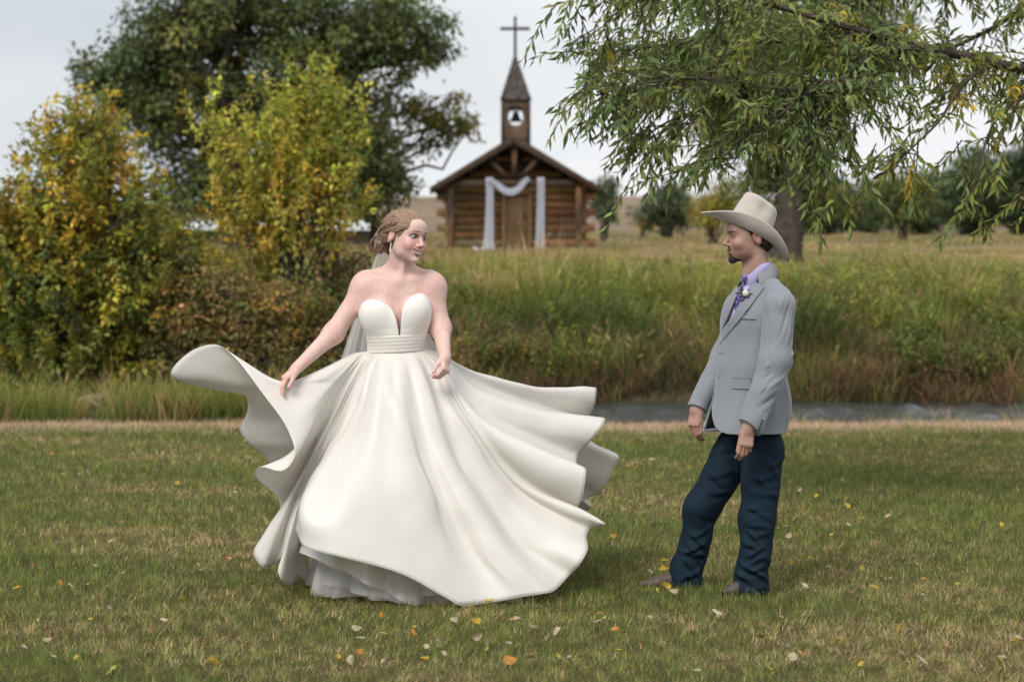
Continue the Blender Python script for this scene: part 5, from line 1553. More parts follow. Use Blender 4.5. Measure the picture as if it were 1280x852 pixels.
# hair: pinned-up mass, then combed locks over it
HB = HB_R; hs = 1.03
hw = lambda p: (np.asarray(p, float) * hs) @ HB.T + HB_O               # head frame to world
def hair_field(S, grow=0.0):
    f = lambda c, r, k=.012: S.ell(hw(c), np.array(r) * hs + grow, HB, k=k)
    sl, X, Y_, Z = S.block(HB_O - .17, HB_O + .17)
    x, y, z = X - HB_O[0], Y_ - HB_O[1], Z - HB_O[2]
    x, y, z = (((HB[0, i] * x + HB[1, i] * y + HB[2, i] * z) / hs).astype(np.float32) for i in range(3))
    d = ell(x, y, z, (0, .022, .034), (.0865, .106, .0845))
    # hairline: a plane slanting from the forehead back to the ears, leaving the face free
    hl = -(y + .066) + (z - .062) * .95
    hl = np.maximum(-hl, 0) * 0 - hl                                   # positive in front of the hairline
    hl = (-(y + .088) * .74 - (z - .053) * .68)
    ear = np.sqrt(((y - .010) / 1.0)**2 + ((z + .012) / 1.3)**2) - .026
    d = np.maximum(d, hl * .9)
    d = np.maximum(d, -ear)
    d = np.maximum(d, -(z + .055))
    S.F[sl] = smin(S.F[sl], d * hs - grow, .006)
    f((0.0, .124, -.026), (.052, .040, .050), .012)                      # the bun
    f((-.030, .126, -.050), (.032, .034, .034), .01); f((.026, .112, -.050), (.030, .030, .032), .01)
    f((-.03, .100, .006), (.034, .030, .030), .01)
    f((-.060, .060, -.012), (.020, .036, .030), .01)


S = Sdf(*[axis((c - .18, c + .18, .0024)) for c in HB_O]); hair_field(S)
V, F = S.mesh(); Nn = normals(V, F)
loc = ((V - HB_O) @ HB) / hs
strand = np.sin((loc[:, 0] * 1.0 + np.arctan2(loc[:, 2] - .02, loc[:, 1] - .02) * .05) * 520 + noise3(loc, 4, 18) * 3)
V = V + Nn * (strand * .0011 + noise3(loc, 9, 22) * .0022)[:, None]
hc = np.array((.21, .132, .088)) * (1 + .28 * strand[:, None]) * (1 + .25 * noise3(loc, 12, 14)[:, None])
o_hair = link('hair', np_mesh('hair', V, F, np.clip(hc, .02, 1)), M_hair_f, bride)
hb_bvh = BVHTree.FromPolygons(V.tolist(), F.tolist())
mb = MB(); r_ = np.random.default_rng(5)
def lock(pts, rad, lift=.002, n=16, shade=1.0):
    P = catmull(np.array(pts, float), max(2, n // (len(pts) - 1)))
    W = np.array([hw(p) for p in P]); out = []
    for q in W:
        nr = hb_bvh.find_nearest(Vector(q))
        out.append(np.array(nr[0]) + np.array(nr[1]) * lift)
    s_ = np.linspace(0, 1, len(out)); rr = rad * (np.sin(PI * np.clip(s_ * .92 + .06, 0, 1))**.6) + .0006
    c = np.array((.25, .158, .106)) * shade
    V_, F_ = tube_arrays(np.array(out), rr, 6)
    mb.raw(V_, F_, np.clip(np.tile(c, (len(V_), 1)) * (1 + .12 * r_.normal(size=(len(V_), 1))), .02, 1))
for i in range(460):                                                   # swept back from the forehead and temples to the bun
    a = r_.uniform(-1.25, 1.25)
    st = (.080 * math.sin(a), -.092 * math.cos(a) + .010 * math.sin(a)**2, .056 * math.cos(a) + .010)
    j = r_.normal(0, .006, 3)
    mid = (.084 * math.sin(a) * 1.02 + j[0], .030 + j[1], .125 * math.cos(a * .9) + .002 + j[2])
    end = (.035 * math.sin(a) + j[0], .118, .010 + .02 * math.cos(a) + j[2])
    lock([st, lerp(st, mid, .5) + (0, -.004, .012), mid, lerp(mid, end, .55) + (0, .02, .012), end], r_.uniform(.0008, .0021), r_.uniform(.0002, .0030), 20, r_.uniform(.65, 1.6))
for i in range(44):                                                    # fringe swept from a side part over the temple to the ear, and over the far brow
    j = r_.normal(0, .0035, 3); q = i / 43
    if i < 32: lock([(.022 - .02 * q + j[0], -.086 + .010 * q, .070 + .012 * q), (-.030, -.085 + .016 * q + j[1], .058 + .014 * q), (-.062, -.056 + .014 * q, .036 + .014 * q + j[2]), (-.079, -.020 + .012 * q, .014 + .014 * q), (-.084, .022, .010 + .016 * q + j[2]), (-.070, .075, .004)], r_.uniform(.0013, .0030), r_.uniform(.001, .0055), 25, r_.uniform(.7, 1.5))
    else: lock([(.026 + j[0], -.085, .070), (.048, -.076 + j[1], .054), (.067, -.052, .032 + j[2]), (.079, -.015, .014), (.082, .03, .012)], r_.uniform(.0022, .004), r_.uniform(.002, .005), 20, r_.uniform(.7, 1.4))
for i in range(26):                                                    # curls of the bun
    c = np.array((r_.uniform(-.055, .040), r_.uniform(.105, .160), r_.uniform(-.075, .012)))
    R0 = r_.uniform(.010, .022); a0 = r_.uniform(0, 6.3); tn = r_.uniform(1.0, 1.5); sgn = r_.choice((-1, 1))
    th = a0 + sgn * np.linspace(0, 2 * PI * tn, 26)
    rr = R0 * np.linspace(1, .45, 26)
    W = np.array([hw(c + np.array((rr[q] * math.cos(th[q]), .006 * q / 26, rr[q] * math.sin(th[q])))) for q in range(26)])
    out = np.array([np.array((lambda nr: nr[0] + nr[1] * .0065)(hb_bvh.find_nearest(Vector(q)))) for q in W])
    V_, F_ = tube_arrays(out, .0046 * np.linspace(1, .5, 26), 6)
    mb.raw(V_, F_, np.clip(np.array((.23, .150, .104)) * r_.uniform(.6, 1.4), .02, 1))
for i in range(12):                                                    # braid-like twist over the ear, loose wisps at the nape
    s0 = np.array((-.083, -.02 + .012 * i, .050 - .0035 * i))
    lock([s0, s0 + (-.004, .006, .010), s0 + (0, .014, .0), s0 + (.004, .016, -.012)], .0050, .004, 9, r_.uniform(.8, 1.5))
for i in range(70):                                                    # flyaways and loose curls
    a = r_.uniform(-1.3, 1.3); q = r_.random()
    p0 = np.array((.084 * math.sin(a), -.05 + .15 * q, .085 * math.cos(a) + .02)) if i < 45 else np.array((r_.uniform(-.07, -.01), r_.uniform(.07, .13), r_.uniform(-.075, -.04)))
    dv = r_.normal(0, .012, 3) + ((0, .02, .008) if i < 45 else (-.006, .006, -.022))
    P = np.array([hw(p0 + dv * t + r_.normal(0, .0022, 3) + np.array((math.sin(t * 5 + i), 0, math.cos(t * 5 + i))) * .003) for t in np.linspace(0, 1.5, 7)])
    V_, F_ = tube_arrays(catmull(P, 3), .00042, 4)
    mb.raw(V_, F_, np.array((.30, .20, .135)) * r_.uniform(.7, 1.4))
mb.build('hair_locks', M_hair_f, o_hair, smooth=True)
mb = MB()
for sx in (-1, 1):
    for q in range(6):
        c = hw((sx * .080, .004 - .001 * (q % 2), -.044 - .007 * q)); mb.raw(*(lambda V_, F_: (V_, F_))(*tube_arrays(np.array([c - [0, 0, .004], c, c + [0, 0, .004]]), [.0008, .0042 - .0003 * abs(q - 2), .0008], 6)))
    mb.build('earring', M_pearl, bride, smooth=True); mb = MB()
# ------------------------------------------------------------------ the groom
SKIN_M = (.40, .248, .195)
YG = 11.08
gp = lambda px, py, Y=YG: at(px, py, Y)
groom = empty('person', (gp(925, 740)[0], 11.10, 0))
tag(groom, 'man in a grey suit jacket, dark jeans and cream cowboy hat, standing in profile', 'person')
M_jacket = material('grey_wool', (.225, .242, .270), rough=.80, spec=.2, sheen=.3, noise=(9, .05), bump=(900, .12, .0015))
M_lapel = material('grey_wool_lapel', (.212, .228, .255), rough=.80, spec=.2, sheen=.3, bump=(900, .12, .0015))
M_seam = material('dark_thread', (.09, .09, .10), rough=.8)
M_denim = material('blue_denim', (.0085, .0190, .033), rough=.85, spec=.15, noise=(30, .12), bump=(700, .2, .0015), var=((.013, .028, .042), 4, .46, .74))
M_shirt = material('lavender_cotton', (.42, .39, .62), rough=.75, spec=.2)
M_tie = material('purple_tie', (.060, .035, .14), rough=.5, var=((.25, .20, .45), 60, .5, .56))
M_felt = material('cream_felt', (.50, .45, .405), rough=.9, spec=.12, sheen=.35, noise=(20, .05), bump=(300, .08, .001))
M_hair_m = material('dark_brown_hair', (.018, .012, .009), rough=.5, bump=(300, .5, .002))
M_boot = material('taupe_leather', (.075, .057, .045), rough=.6, noise=(30, .2))

GR = rot(yaw=-66)
GO = np.array([gp(947, 740)[0], YG, 0.0])
gw = lambda p: np.asarray(p, float) @ GR.T + GO                       # body frame (faces -y) to world
HG_R = rot(-78, 1, 0); HG_O = gp(936.5, 295.5, 11.08)
shN = gp(974, 373, 10.92); elN = gp(969, 452, 10.86); cuN = gp(937, 534, 10.80)
shF = gp(934, 369, 11.27); elF = gp(906, 444, 11.28); cuF = gp(871, 511, 11.20)
hipN, knN, anN = gp(953, 552, 11.02), gp(947, 650, 10.98), gp(938, 737, 10.99)
hipF, knF, anF = gp(921, 552, 11.17), gp(878, 634, 11.17), gp(858, 721, 11.23)

# body: head, neck, trunk, arms, hands, legs in one surface
lo = np.array([gp(855, 300, 11.1)[0] - .02, 10.70, -.01])
xs = axis((gp(848, 300)[0], gp(895, 300)[0], .0024), (gp(895, 300)[0], gp(972, 300)[0], .0020), (gp(972, 300)[0], gp(1000, 300)[0], .004))
ys = axis((10.70, 10.93, .0024), (10.93, 11.25, .0021), (11.25, 11.36, .003))
zs = axis((0.03, .62, .008), (.62, .88, .0024), (.88, 1.34, .005), (1.34, 1.80, .0021))
S = Sdf(xs, ys, zs)
for z_, r in ((1.25, (.165, .10, .17)), (1.02, (.145, .095, .16)), (.88, (.155, .10, .10))):
    S.ell(gw((0, 0, z_)), r, GR, k=.05)
S.cap(gw((-.14, 0, 1.37)), gw((.14, 0, 1.37)), .04, k=.05)
S.cap(gp(951, 352, 11.09), gp(943.5, 316, 11.08), .060, .053, k=.03)
S.cap(gp(915, 328, 11.08) + [.075, 0, .0], gp(926, 347, 11.08) + [.02, 0, 0], .022, .02, k=.03)
for a, b, c in ((shN, elN, cuN), (shF, elF, cuF)):
    S.cap(a, b, .045, .036, k=.03); S.cap(b, c, .038, .028, k=.02)
for a, b, c in ((hipN, knN, anN), (hipF, knF, anF)):
    S.cap(a, b, .080, .055, k=.05); S.cap(b, c, .053, .036, k=.02)
sculpt_hand(S, gp(936, 533, 10.80), gp(932, 562, 10.785) - gp(936, 533, 10.80), (-.12, .98, 0), (-.9, -.2, 0), size=.98, curl=(24, 26, 28, 30), spread=1.2, thumb=(10, 6), curl2=1.2)
sculpt_hand(S, gp(871, 508, 11.20), gp(866, 536, 11.18) - gp(871, 508, 11.20), (.62, .75, 0), (-.2, -.95, 0), size=1.0, curl=(28, 32, 36, 40), spread=1.5, thumb=(12, 8), curl2=.9)
sculpt_head(S, HG_O, HG_R, male=True, size=1.03)
S.ell(((0, -.080, -.104) @ HG_R.T) * 1.03 + HG_O, np.array((.019, .015, .016)), HG_R, k=.012)     # goatee
V, F = S.mesh()
colr = paint_head(V, HG_O, HG_R, SKIN_M, male=True, size=1.03)
for c0 in (gp(929, 560, 10.8), gp(866, 535, 11.18)):
    g = np.exp(-((V - c0)**2).sum(1) / .05**2)[:, None] * .4
    colr = colr * (1 - g) + np.array((.50, .24, .19)) * g
link('body', np_mesh('body', V, F, colr), M_skin, groom)

# short dark hair showing under the hat
S = Sdf(*[axis((c - .17, c + .17, .0026)) for c in HG_O])
X, Y_, Z = np.meshgrid(*S.ax, indexing='ij', sparse=True)
x, y, z = X - HG_O[0], Y_ - HG_O[1], Z - HG_O[2]
x, y, z = (((HG_R[0, i] * x + HG_R[1, i] * y + HG_R[2, i] * z) / 1.03).astype(np.float32) for i in range(3))
d = ell(x, y, z, (0, .014, .036), (.0775, .098, .080))
d = smin(d, ell(x, y, z, (0, .060, -.030), (.060, .048, .045)), .02)
hl = np.maximum(-(y + .022), 0) * .9 - 0 * z
d = np.maximum(d, np.where(z > .035, -(y + .075), -(y + .040 - 1.1 * np.maximum(-z - .002, 0))))     # temple and sideburn line
d = np.maximum(d, -(np.sqrt(((y - .012) / .9)**2 + ((z + .010) / 1.35)**2) - .024))
d = np.maximum(d, -(z + .082))
d = np.maximum(d, z - .075)
S.F = (d * 1.03).astype(np.float32)
V, F = S.mesh(); Nn = normals(V, F)
V = V + Nn * (noise3(V, 3, 60) * .0016)[:, None]
link('hair', np_mesh('hair', V, F), M_hair_m, groom)

# shirt
S = Sdf(axis((GO[0] - .30, GO[0] + .30, .004)), axis((YG - .30, YG + .30, .004)), axis((.85, 1.56, .004)))
def shirt_field(S):
    for z_, r in ((1.24, (.178, .112, .18)), (1.02, (.155, .108, .18))):
        S.ell(gw((0, 0, z_)), r, GR, k=.05)
    S.ell(gw((0, -.060, 1.245)), (.128, .100, .15), GR, k=.05)
    S.ell(gw((0, -.040, 1.34)), (.09, .07, .07), GR, k=.04)
    S.cap(gw((-.15, 0, 1.365)), gw((.15, 0, 1.365)), .042, k=.05)
shirt_field(S)
V, F = S.mesh()
shirt = link('shirt', np_mesh('shirt', V, F), M_shirt, groom)
shirt_bvh = BVHTree.FromPolygons(V.tolist(), F.tolist())
# shirt collar: a folded band round the neck, open at the throat
na, nb_ = gp(948, 346, 11.085), gp(944.5, 322, 11.075)
axn = (nb_ - na) / np.linalg.norm(nb_ - na)
fv = np.array([math.sin(math.radians(-62)), -math.cos(math.radians(-62)), 0.0]); fv -= axn * (fv @ axn); fv /= np.linalg.norm(fv)
lv = np.cross(axn, fv)
n = 60; P = []
for i in range(n):
    a = (i / (n - 1) - .5) * 2 * (PI - .10)                             # 0 = nape
    dirv = -fv * math.cos(a) + lv * math.sin(a)
    front = sstep(1.6, 3.0, abs(a))
    c = na + axn * (.024 - .036 * front) + fv * (.010 * front)
    rowp = [c + dirv * .058 + axn * .004, c + dirv * .058 + axn * (.036 - .006 * front), c + dirv * .061 + axn * (.041 - .008 * front), c + dirv * .065 + axn * (.030 - .006 * front),
            c + dirv * (.072 + .004 * front) + axn * (-.004 - .030 * front) - lv * np.sign(a) * .0 * front]
    P.append(rowp)
P = np.array(P)
o = link('shirt_collar', np_mesh('shirt_collar', P.reshape(-1, 3), grid_faces(n, 5)), M_shirt, shirt)
md = o.modifiers.new('thickness', 'SOLIDIFY'); md.thickness = .002

# jacket: a tailored shell
JF = [(gp(952, 395, 10.9), gp(958, 470, 10.9), .012, -0.0068), (gp(905, 455, 11.0), gp(940, 440, 10.95), .016, 0.0068), (gp(900, 470, 11.0), gp(935, 462, 10.95), .014, -0.0051),
      (gp(927, 400, 10.93), gp(921, 538, 10.93), .008, -0.0008), (gp(960, 490, 10.93), gp(966, 541, 10.93), .018, 0.0102), (gp(940, 500, 10.95), gp(930, 541, 10.95), .02, 0.0068),
      (gp(978, 470, 10.98), gp(984, 538, 10.98), .018, 0.0102), (gp(912, 365, 11.05), gp(905, 430, 11.03), .016, 0.0051), (gp(905, 441, 11.0), gp(948, 415, 10.95), .013, 0.0051)]
x0 = gp(855, 500, 11.2)[0]; x1 = gp(1004, 500, 10.9)[0]
S = Sdf(axis((x0, x1, .0026)), axis((10.68, 11.42, .0030)), axis((.70, 1.46, .0026)))
S.ell(gw((0, -.004, 1.23)), (.188, .138, .20), GR, k=.05)
S.ell(gw((0, -.066, 1.24)), (.140, .105, .16), GR, k=.05)
S.ell(gw((0, .035, 1.27)), (.150, .095, .13), GR, k=.05)
S.cap(gw((-.165, .01, 1.346)), gw((.165, .01, 1.346)), .055, k=.05)
for sx in (-1, 1): S.cap(gw((sx * .052, .020, 1.418)), gw((sx * .150, .012, 1.366)), .044, .046, k=.04)
S.cap(gw((0, .050, 1.40)), gw((0, .045, 1.43)), .060, .050, k=.04)
S.ell(gw((0, -.040, 1.03)), (.168, .152, .22), GR, k=.05)
S.ell(gw((0, -.020, .86)), (.172, .165, .18), GR, k=.05)
u_ = GR @ np.array((1, 0, 0))
S.cap(gw((0, -.030, 1.0)), gw((0, -.082, .66)), .142, .202, k=.04, squash=(u_, 1.06))
jf = JF
Vc, Fc = S.mesh()
body_only = BVHTree.FromPolygons(Vc.tolist(), Fc.tolist())              # the closed body the tailoring lies on
X, Y_, Z = np.meshgrid(*S.ax, indexing='ij', sparse=True)
lx = (X - GO[0]) * GR[0, 0] + (Y_ - GO[1]) * GR[1, 0]
ly = (X - GO[0]) * GR[0, 1] + (Y_ - GO[1]) * GR[1, 1]


def edge(pts):
    """Edge of the jacket front as (height, sideways) pairs in the body frame."""
    out = []
    for u, v in pts:
        d_ = at(u, v, 1.0) - np.array((0, 0, CAM_H))
        h = body_only.ray_cast(Vector((0, 0, CAM_H)), Vector(d_))
        q = h[0]
        if q is None:
            q = body_only.find_nearest(Vector(np.array((0, 0, CAM_H)) + d_ * 11.05))[0]
        q = (np.array(q) - GO) @ GR
        out.append((q[2], q[0]))
    out.sort()
    return np.array(out)


eN = edge([(961, 322), (945, 350), (930, 376), (917, 398), (903, 419), (898, 436), (894, 460), (890, 480), (889, 505), (890.5, 525), (893.5, 534), (899, 539), (908, 542), (920, 543)])
eF = edge([(927, 341), (921, 362), (910, 388), (898, 420), (895, 436), (891, 462), (884, 490), (879, 508), (874, 524)])
xn = np.interp(Z, eN[:, 0], eN[:, 1]); xf = np.minimum(np.interp(Z, eF[:, 0], eF[:, 1]), xn - .004)
slN = np.sqrt(1 + np.clip(np.gradient(np.interp(S.ax[2], eN[:, 0], eN[:, 1]), S.ax[2]), -6, 6)**2)[None, None, :]
opening = np.where(ly < .0, np.minimum((xn - lx) / slN, lx - xf), -1.0)
S.F = np.maximum(S.F, (.744 - Z))
S.F = np.maximum(S.F, -(S.F + .009))
S.F = np.maximum(S.F, opening * .9)
vent = .004 - np.abs(lx - .0) + np.where((ly > .05) & (Z < .93), 0, -1)
S.F = np.maximum(S.F, vent)
neck = (Z - 1.425) + .0 * lx - .22 * ly                                  # neck hole, higher at the nape
S.F = np.maximum(S.F, np.where(np.sqrt(lx**2 + (ly - .01)**2) < .080, neck, -1)).astype(np.float32)
V, F = S.mesh(); Nn = normals(V, F)
V = folds(V, Nn, jf); V = V + Nn * (noise3(V, 2, 4) * .003 + noise3(V * [1, 1, .45], 17, 11) * .0014)[:, None]
jacket = link('jacket', np_mesh('jacket', V, F), M_jacket, groom)
jb = [(V, F)]


def sleeve(name, a, b, c, r, fl, hollow_dir):
    lo_ = np.minimum(np.minimum(a, b), c) - .11; hi_ = np.maximum(np.maximum(a, b), c) + .11
    S = Sdf(*[axis((lo_[i], hi_[i], .0027)) for i in range(3)])
    S.ell(a + (0, 0, -.030), (r[0] * .93, r[0] * .93, r[0] * .95), k=.04)
    S.cap(a + (0, 0, -.04), b, r[0], r[1], k=.03); S.cap(b, c, r[1], r[2], k=.03)
    X, Y_, Z = np.meshgrid(*S.ax, indexing='ij', sparse=True)
    n_ = c - b; n_ = n_ / np.linalg.norm(n_)
    n_ = n_ + np.asarray(hollow_dir); n_ /= np.linalg.norm(n_)
    pl = (X - c[0]) * n_[0] + (Y_ - c[1]) * n_[1] + (Z - c[2]) * n_[2]
    S.F = np.maximum(S.F, pl)
    S.F = np.maximum(S.F, -np.maximum(S.F + .007, -(pl + .05))).astype(np.float32)
    V, F = S.mesh(); Nn = normals(V, F)
    V = folds(V, Nn, fl); V = V + Nn * (noise3(V, 6, 6) * .0028 + noise3(V * [1, 1, .5], 18, 13) * .0013)[:, None]
    o = link(name, np_mesh(name, V, F), M_jacket, jacket)
    jb.append((V, F))
    return o


sN = [(gp(990, 372, 10.86), gp(972, 432, 10.80), .008, -.008), (gp(994, 378, 10.87), gp(984, 430, 10.82), .008, .007), (gp(980, 368, 10.85), gp(966, 420, 10.80), .008, .007), (gp(994, 415, 10.86), gp(966, 462, 10.79), .008, -.009), (gp(996, 432, 10.86), gp(972, 470, 10.79), .007, .008), (gp(970, 470, 10.79), gp(946, 500, 10.75), .008, -.007), (gp(986, 478, 10.82), gp(960, 512, 10.77), .009, .007), (gp(962, 400, 10.84), gp(958, 455, 10.79), .008, -.006), (gp(990, 385, 10.88), gp(968, 440, 10.80), .010, 0.0102), (gp(994, 400, 10.88), gp(972, 455, 10.80), .009, -0.0102), (gp(988, 430, 10.85), gp(955, 462, 10.78), .010, 0.0119),
      (gp(990, 450, 10.84), gp(952, 474, 10.77), .009, -0.0102), (gp(985, 466, 10.82), gp(950, 490, 10.76), .011, 0.0102), (gp(965, 380, 10.86), gp(962, 440, 10.79), .014, 0.0068),
      (gp(978, 490, 10.80), gp(945, 512, 10.74), .012, -0.0068), (gp(975, 395, 10.85), gp(985, 440, 10.82), .012, 0.0068), (gp(970, 500, 10.8), gp(948, 538, 10.75), .010, 0.0051)]
sleeveN = sleeve('sleeve', shN, elN, cuN, (.073, .070, .058), sN, (-.28, -.1, .08))
sF = [(gp(895, 430, 11.2), gp(880, 470, 11.2), .010, .005), (gp(885, 465, 11.2), gp(876, 500, 11.18), .009, -.004)]
sleeve('sleeve', shF, elF, cuF, (.066, .058, .048), sF, (.1, -.1, 0))
off = 0; vv, ff = [], []
for a, b in jb: vv.append(a); ff.append(b + off); off += len(a)
jac_bvh = BVHTree.FromPolygons(np.vstack(vv).tolist(), np.vstack(ff).tolist())
slv_bvh = BVHTree.FromPolygons(jb[1][0].tolist(), jb[1][1].tolist())
camray = lambda u, v: ((0, 0, CAM_H), tuple(at(u, v, 1.0) - np.array((0, 0, CAM_H))))
st_ = 2.0
drape([(944, 351), (953, 357.5), (955.5, 358.5), (940, 380), (919, 407), (900, 430), (899, 418), (914.5, 397.5), (927.5, 374.5), (938, 356)], camray, body_only, .006, .005, 'lapel', M_lapel, jacket, st_)
cP = []
for i in range(50):
    a = (i / 49 - .5) * 2 * 2.15                                        # 0 = nape
    dirv = -fv * math.cos(a) + lv * math.sin(a)
    q = sstep(.6, 2.15, abs(a))
    c = na + axn * (.029 - .030 * q) + fv * .002
    cP.append([c + dirv * .0665 - axn * .01, c + dirv * .0670 + axn * (.026 - .004 * q), c + dirv * .0715 + axn * (.031 - .006 * q), c + dirv * (.084 + .004 * q) + axn * (.012 - .014 * q),
               c + dirv * (.100 + .012 * q) + axn * (-.014 - .020 * q)])
o = link('collar', np_mesh('collar', np.array(cP).reshape(-1, 3), grid_faces(50, 5)), M_lapel, jacket)
md = o.modifiers.new('thickness', 'SOLIDIFY'); md.thickness = .004
drape([(926, 342), (912.5, 349), (909, 362), (902, 382), (894.5, 420), (898.5, 424), (912.5, 389.5), (923, 363)], camray, body_only, .006, .005, 'lapel', M_lapel, jacket, st_)
drape([(926, 394.6), (944.5, 395.6), (944.5, 399.2), (926, 398.4)], camray, body_only, .0022, .003, 'breast_pocket', M_lapel, jacket, st_)
drape([(914, 473), (939.5, 473.5), (938.5, 487), (913.5, 485.5)], camray, body_only, .003, .0035, 'pocket_flap', M_lapel, jacket, st_)
drape([(914, 472.2), (939.5, 472.7), (939.5, 473.6), (914, 473.1)], camray, body_only, .0042, .002, 'pocket_seam', M_seam, jacket, st_)
for (a, b) in ((897, 441), (893.5, 471)):
    drape([(a, b - .6), (a + 6.5, b - 1.0), (a + 6.5, b + .2), (a, b + .6)], camray, body_only, .0018, .002, 'buttonhole', M_seam, jacket, st_)
mb = MB()
for i in range(4):
    u, v = 952.6 - 1.5 * i, 525 + 3.6 * i
    o_, d_ = camray(u, v); h = slv_bvh.ray_cast(Vector(o_), Vector(d_))
    if h[0] is None: continue
    c, n_ = np.array(h[0]), np.array(h[1])
    if n_ @ np.array(d_) > 0: n_ = -n_
    V_, F_ = tube_arrays(np.array([c, c + n_ * .003, c + n_ * .005]), [.0065, .0065, .004], 10)
    MB().raw(V_, F_).build('sleeve_button', M_seam, sleeveN, smooth=True)

# tie, boutonniere
def bag(o_=None): return o_
drape([(926, 347), (931, 348), (929.5, 356), (926, 384), (921, 389), (917, 383), (923, 360)], camray, shirt_bvh, .006, .005, 'tie', M_tie, shirt, st_)
kn = gp(929, 348, 11.035)
S = Sdf(*[axis((c - .04, c + .04, .003)) for c in kn])
S.cap(kn + [.004, -.010, .010], kn + [-.003, -.012, -.010], .0115, .009, k=.01)
V, F = S.mesh(); link('tie_knot', np_mesh('tie_knot', V, F), M_tie, shirt)
for v in (385, 399, 412):
    o_, d_ = camray(914 - (v - 385) * .28, v); h = shirt_bvh.ray_cast(Vector(o_), Vector(d_))
    if h[0] is None: continue
    c, n_ = np.array(h[0]), np.array(h[1])
    V_, F_ = tube_arrays(np.array([c + n_ * .002, c + n_ * .006]), [.0055, .005], 8)
    MB().raw(V_, F_).build('shirt_button', M_pearl, shirt)

o_, d_ = camray(932, 366); h = body_only.ray_cast(Vector(o_), Vector(camray(931, 369)[1]))
bc = np.array(h[0]) + np.array((-.3, -1, 0)) * .016
out = np.array((-.45, -.88, .1)); out /= np.linalg.norm(out)
r_ = np.random.default_rng(9)


def rose(name, c, r, mat, parent, n=16):
    mb = MB()
    for i in range(n):
        q = i / n; th = i * 2.4; el_ = 1.35 - 1.15 * q
        ax_ = np.array((math.cos(th), math.sin(th)))
        s_ = np.cross(out, (0, 0, 1)); s_ /= np.linalg.norm(s_); t__ = np.cross(s_, out)
        d = (ax_[0] * s_ + ax_[1] * t__) * math.cos(el_) + out * math.sin(el_)
        u = np.cross(d, out); u /= np.linalg.norm(u) + 1e-9; v_ = np.cross(u, d)
        g = [c + d * r * .75 + u * r * (.55 * a) + v_ * r * (.5 * b) + d * r * .16 * (1 - a * a - b * b) for a in (-1, 0, 1) for b in (-1, 0, 1)]
        mb.raw(np.array(g), grid_faces(3, 3))
    return mb.build(name, mat, parent, smooth=True)


bq = MB()
M_leaf_b = material('boutonniere_green', (.05, .085, .035), rough=.6)
rose('white_rose', bc + [.006, -.012, .010], .017, material('white_petals', (.78, .74, .66), rough=.6, transl=.2), jacket)
M_purple = material('purple_petals', (.16, .07, .33), rough=.6, transl=.1)
for dx, dz in ((-.020, -.002), (-.010, -.018), (.022, -.012), (.016, .018)):
    rose('purple_flower', bc + [dx, -.006, dz], .010, M_purple, jacket, 9)
for i in range(16):
    a = r_.uniform(0, 2 * PI); ln = r_.uniform(.022, .042)
    dv = np.array((math.cos(a) * .9, -.25, math.sin(a) + .15)); dv /= np.linalg.norm(dv)
    sv_ = np.cross(dv, out); sv_ /= np.linalg.norm(sv_)
    c0 = bc + [r_.normal(0, .006), 0, r_.normal(0, .006)]
    bq.raw([c0, c0 + dv * ln * .5 + sv_ * .006, c0 + dv * ln, c0 + dv * ln * .5 - sv_ * .006], [[0, 1, 2, 3]])
bq.tube([bc, bc + [-.006, -.004, -.03], bc + [-.010, -.002, -.055]], .0022, 6)
bq.build('boutonniere_leaves', M_leaf_b, jacket)

# jeans
S = Sdf(axis((gp(834, 700, 11.2)[0], gp(994, 600, 11.0)[0], .0030)), axis((10.82, 11.38, .0034)), axis((.008, .93, .0032)))
S.ell(gw((0, .0, .86)), (.150, .110, .12), GR, k=.04)
S.ell(gw((0, .025, .82)), (.140, .098, .10), GR, k=.04)
for a, b, c, fw in ((hipN, knN, anN, 0), (hipF, knF, anF, 0)):
    S.cap(a + [0, 0, -.03], b, .101, .079, k=.04); S.cap(b, c, .077, .069, k=.04)
    S.cap(c + [0, 0, .05], c + [-.006, 0, -.03], .070, .077, k=.03)
S.add(np.minimum(anF, anN) - .1, np.maximum(anF, anN) + .1, lambda X, Y_, Z: X * 0 + Y_ * 0 + Z - .012, k=.004, op='sub')
V, F = S.mesh(); Nn = normals(V, F)
R_ = np.random.default_rng(3); fl = []
def zig(a, b, r, t0, t1, n, h, wd, seed):
    """Crumpled rings across a trouser leg between t0 and t1."""
    q = np.random.default_rng(seed); dz = (b - a) / np.linalg.norm(b - a)
    for i in range(n):
        c = lerp(a, b, t0 + (t1 - t0) * (i + .5) / n) + q.normal(0, .008, 3)
        ang = q.uniform(-.9, .9) * .6 + (.35 if i % 2 else -.35)
        th = q.uniform(-.9, .9)
        side = np.array((math.cos(th), math.sin(th) * .6 - .0, 0)); side -= dz * (side @ dz); side /= np.linalg.norm(side)
        dirv = side * math.cos(ang) + dz * math.sin(ang)
        fr_ = np.cross(dz, side); fr_ = fr_ if fr_[1] < 0 else -fr_
        cc = c + fr_ * r * .60
        fl.append((cc - dirv * r * q.uniform(.7, 1.0), cc + dirv * r * q.uniform(.7, 1.0), wd * q.uniform(.8, 1.3), h * q.uniform(.7, 1.3), fr_ * r * .38))
        fl.append((cc - dirv * r * .8 + dz * wd * 1.7, cc + dirv * r * .8 + dz * wd * 1.7, wd, -h * q.uniform(.6, 1.1), fr_ * r * .38))
zig(knF, anF, .074, -.12, .38, 6, .009, .012, 1); zig(knF, anF, .072, .45, 1.02, 9, .010, .012, 2)
zig(knN, anN, .074, -.22, .34, 7, .009, .012, 3); zig(knN, anN, .072, .42, 1.02, 10, .010, .012, 4)
zig(hipF, knF, .095, .1, .7, 5, .008, .016, 5); zig(hipN, knN, .095, .15, .7, 5, .008, .016, 6)
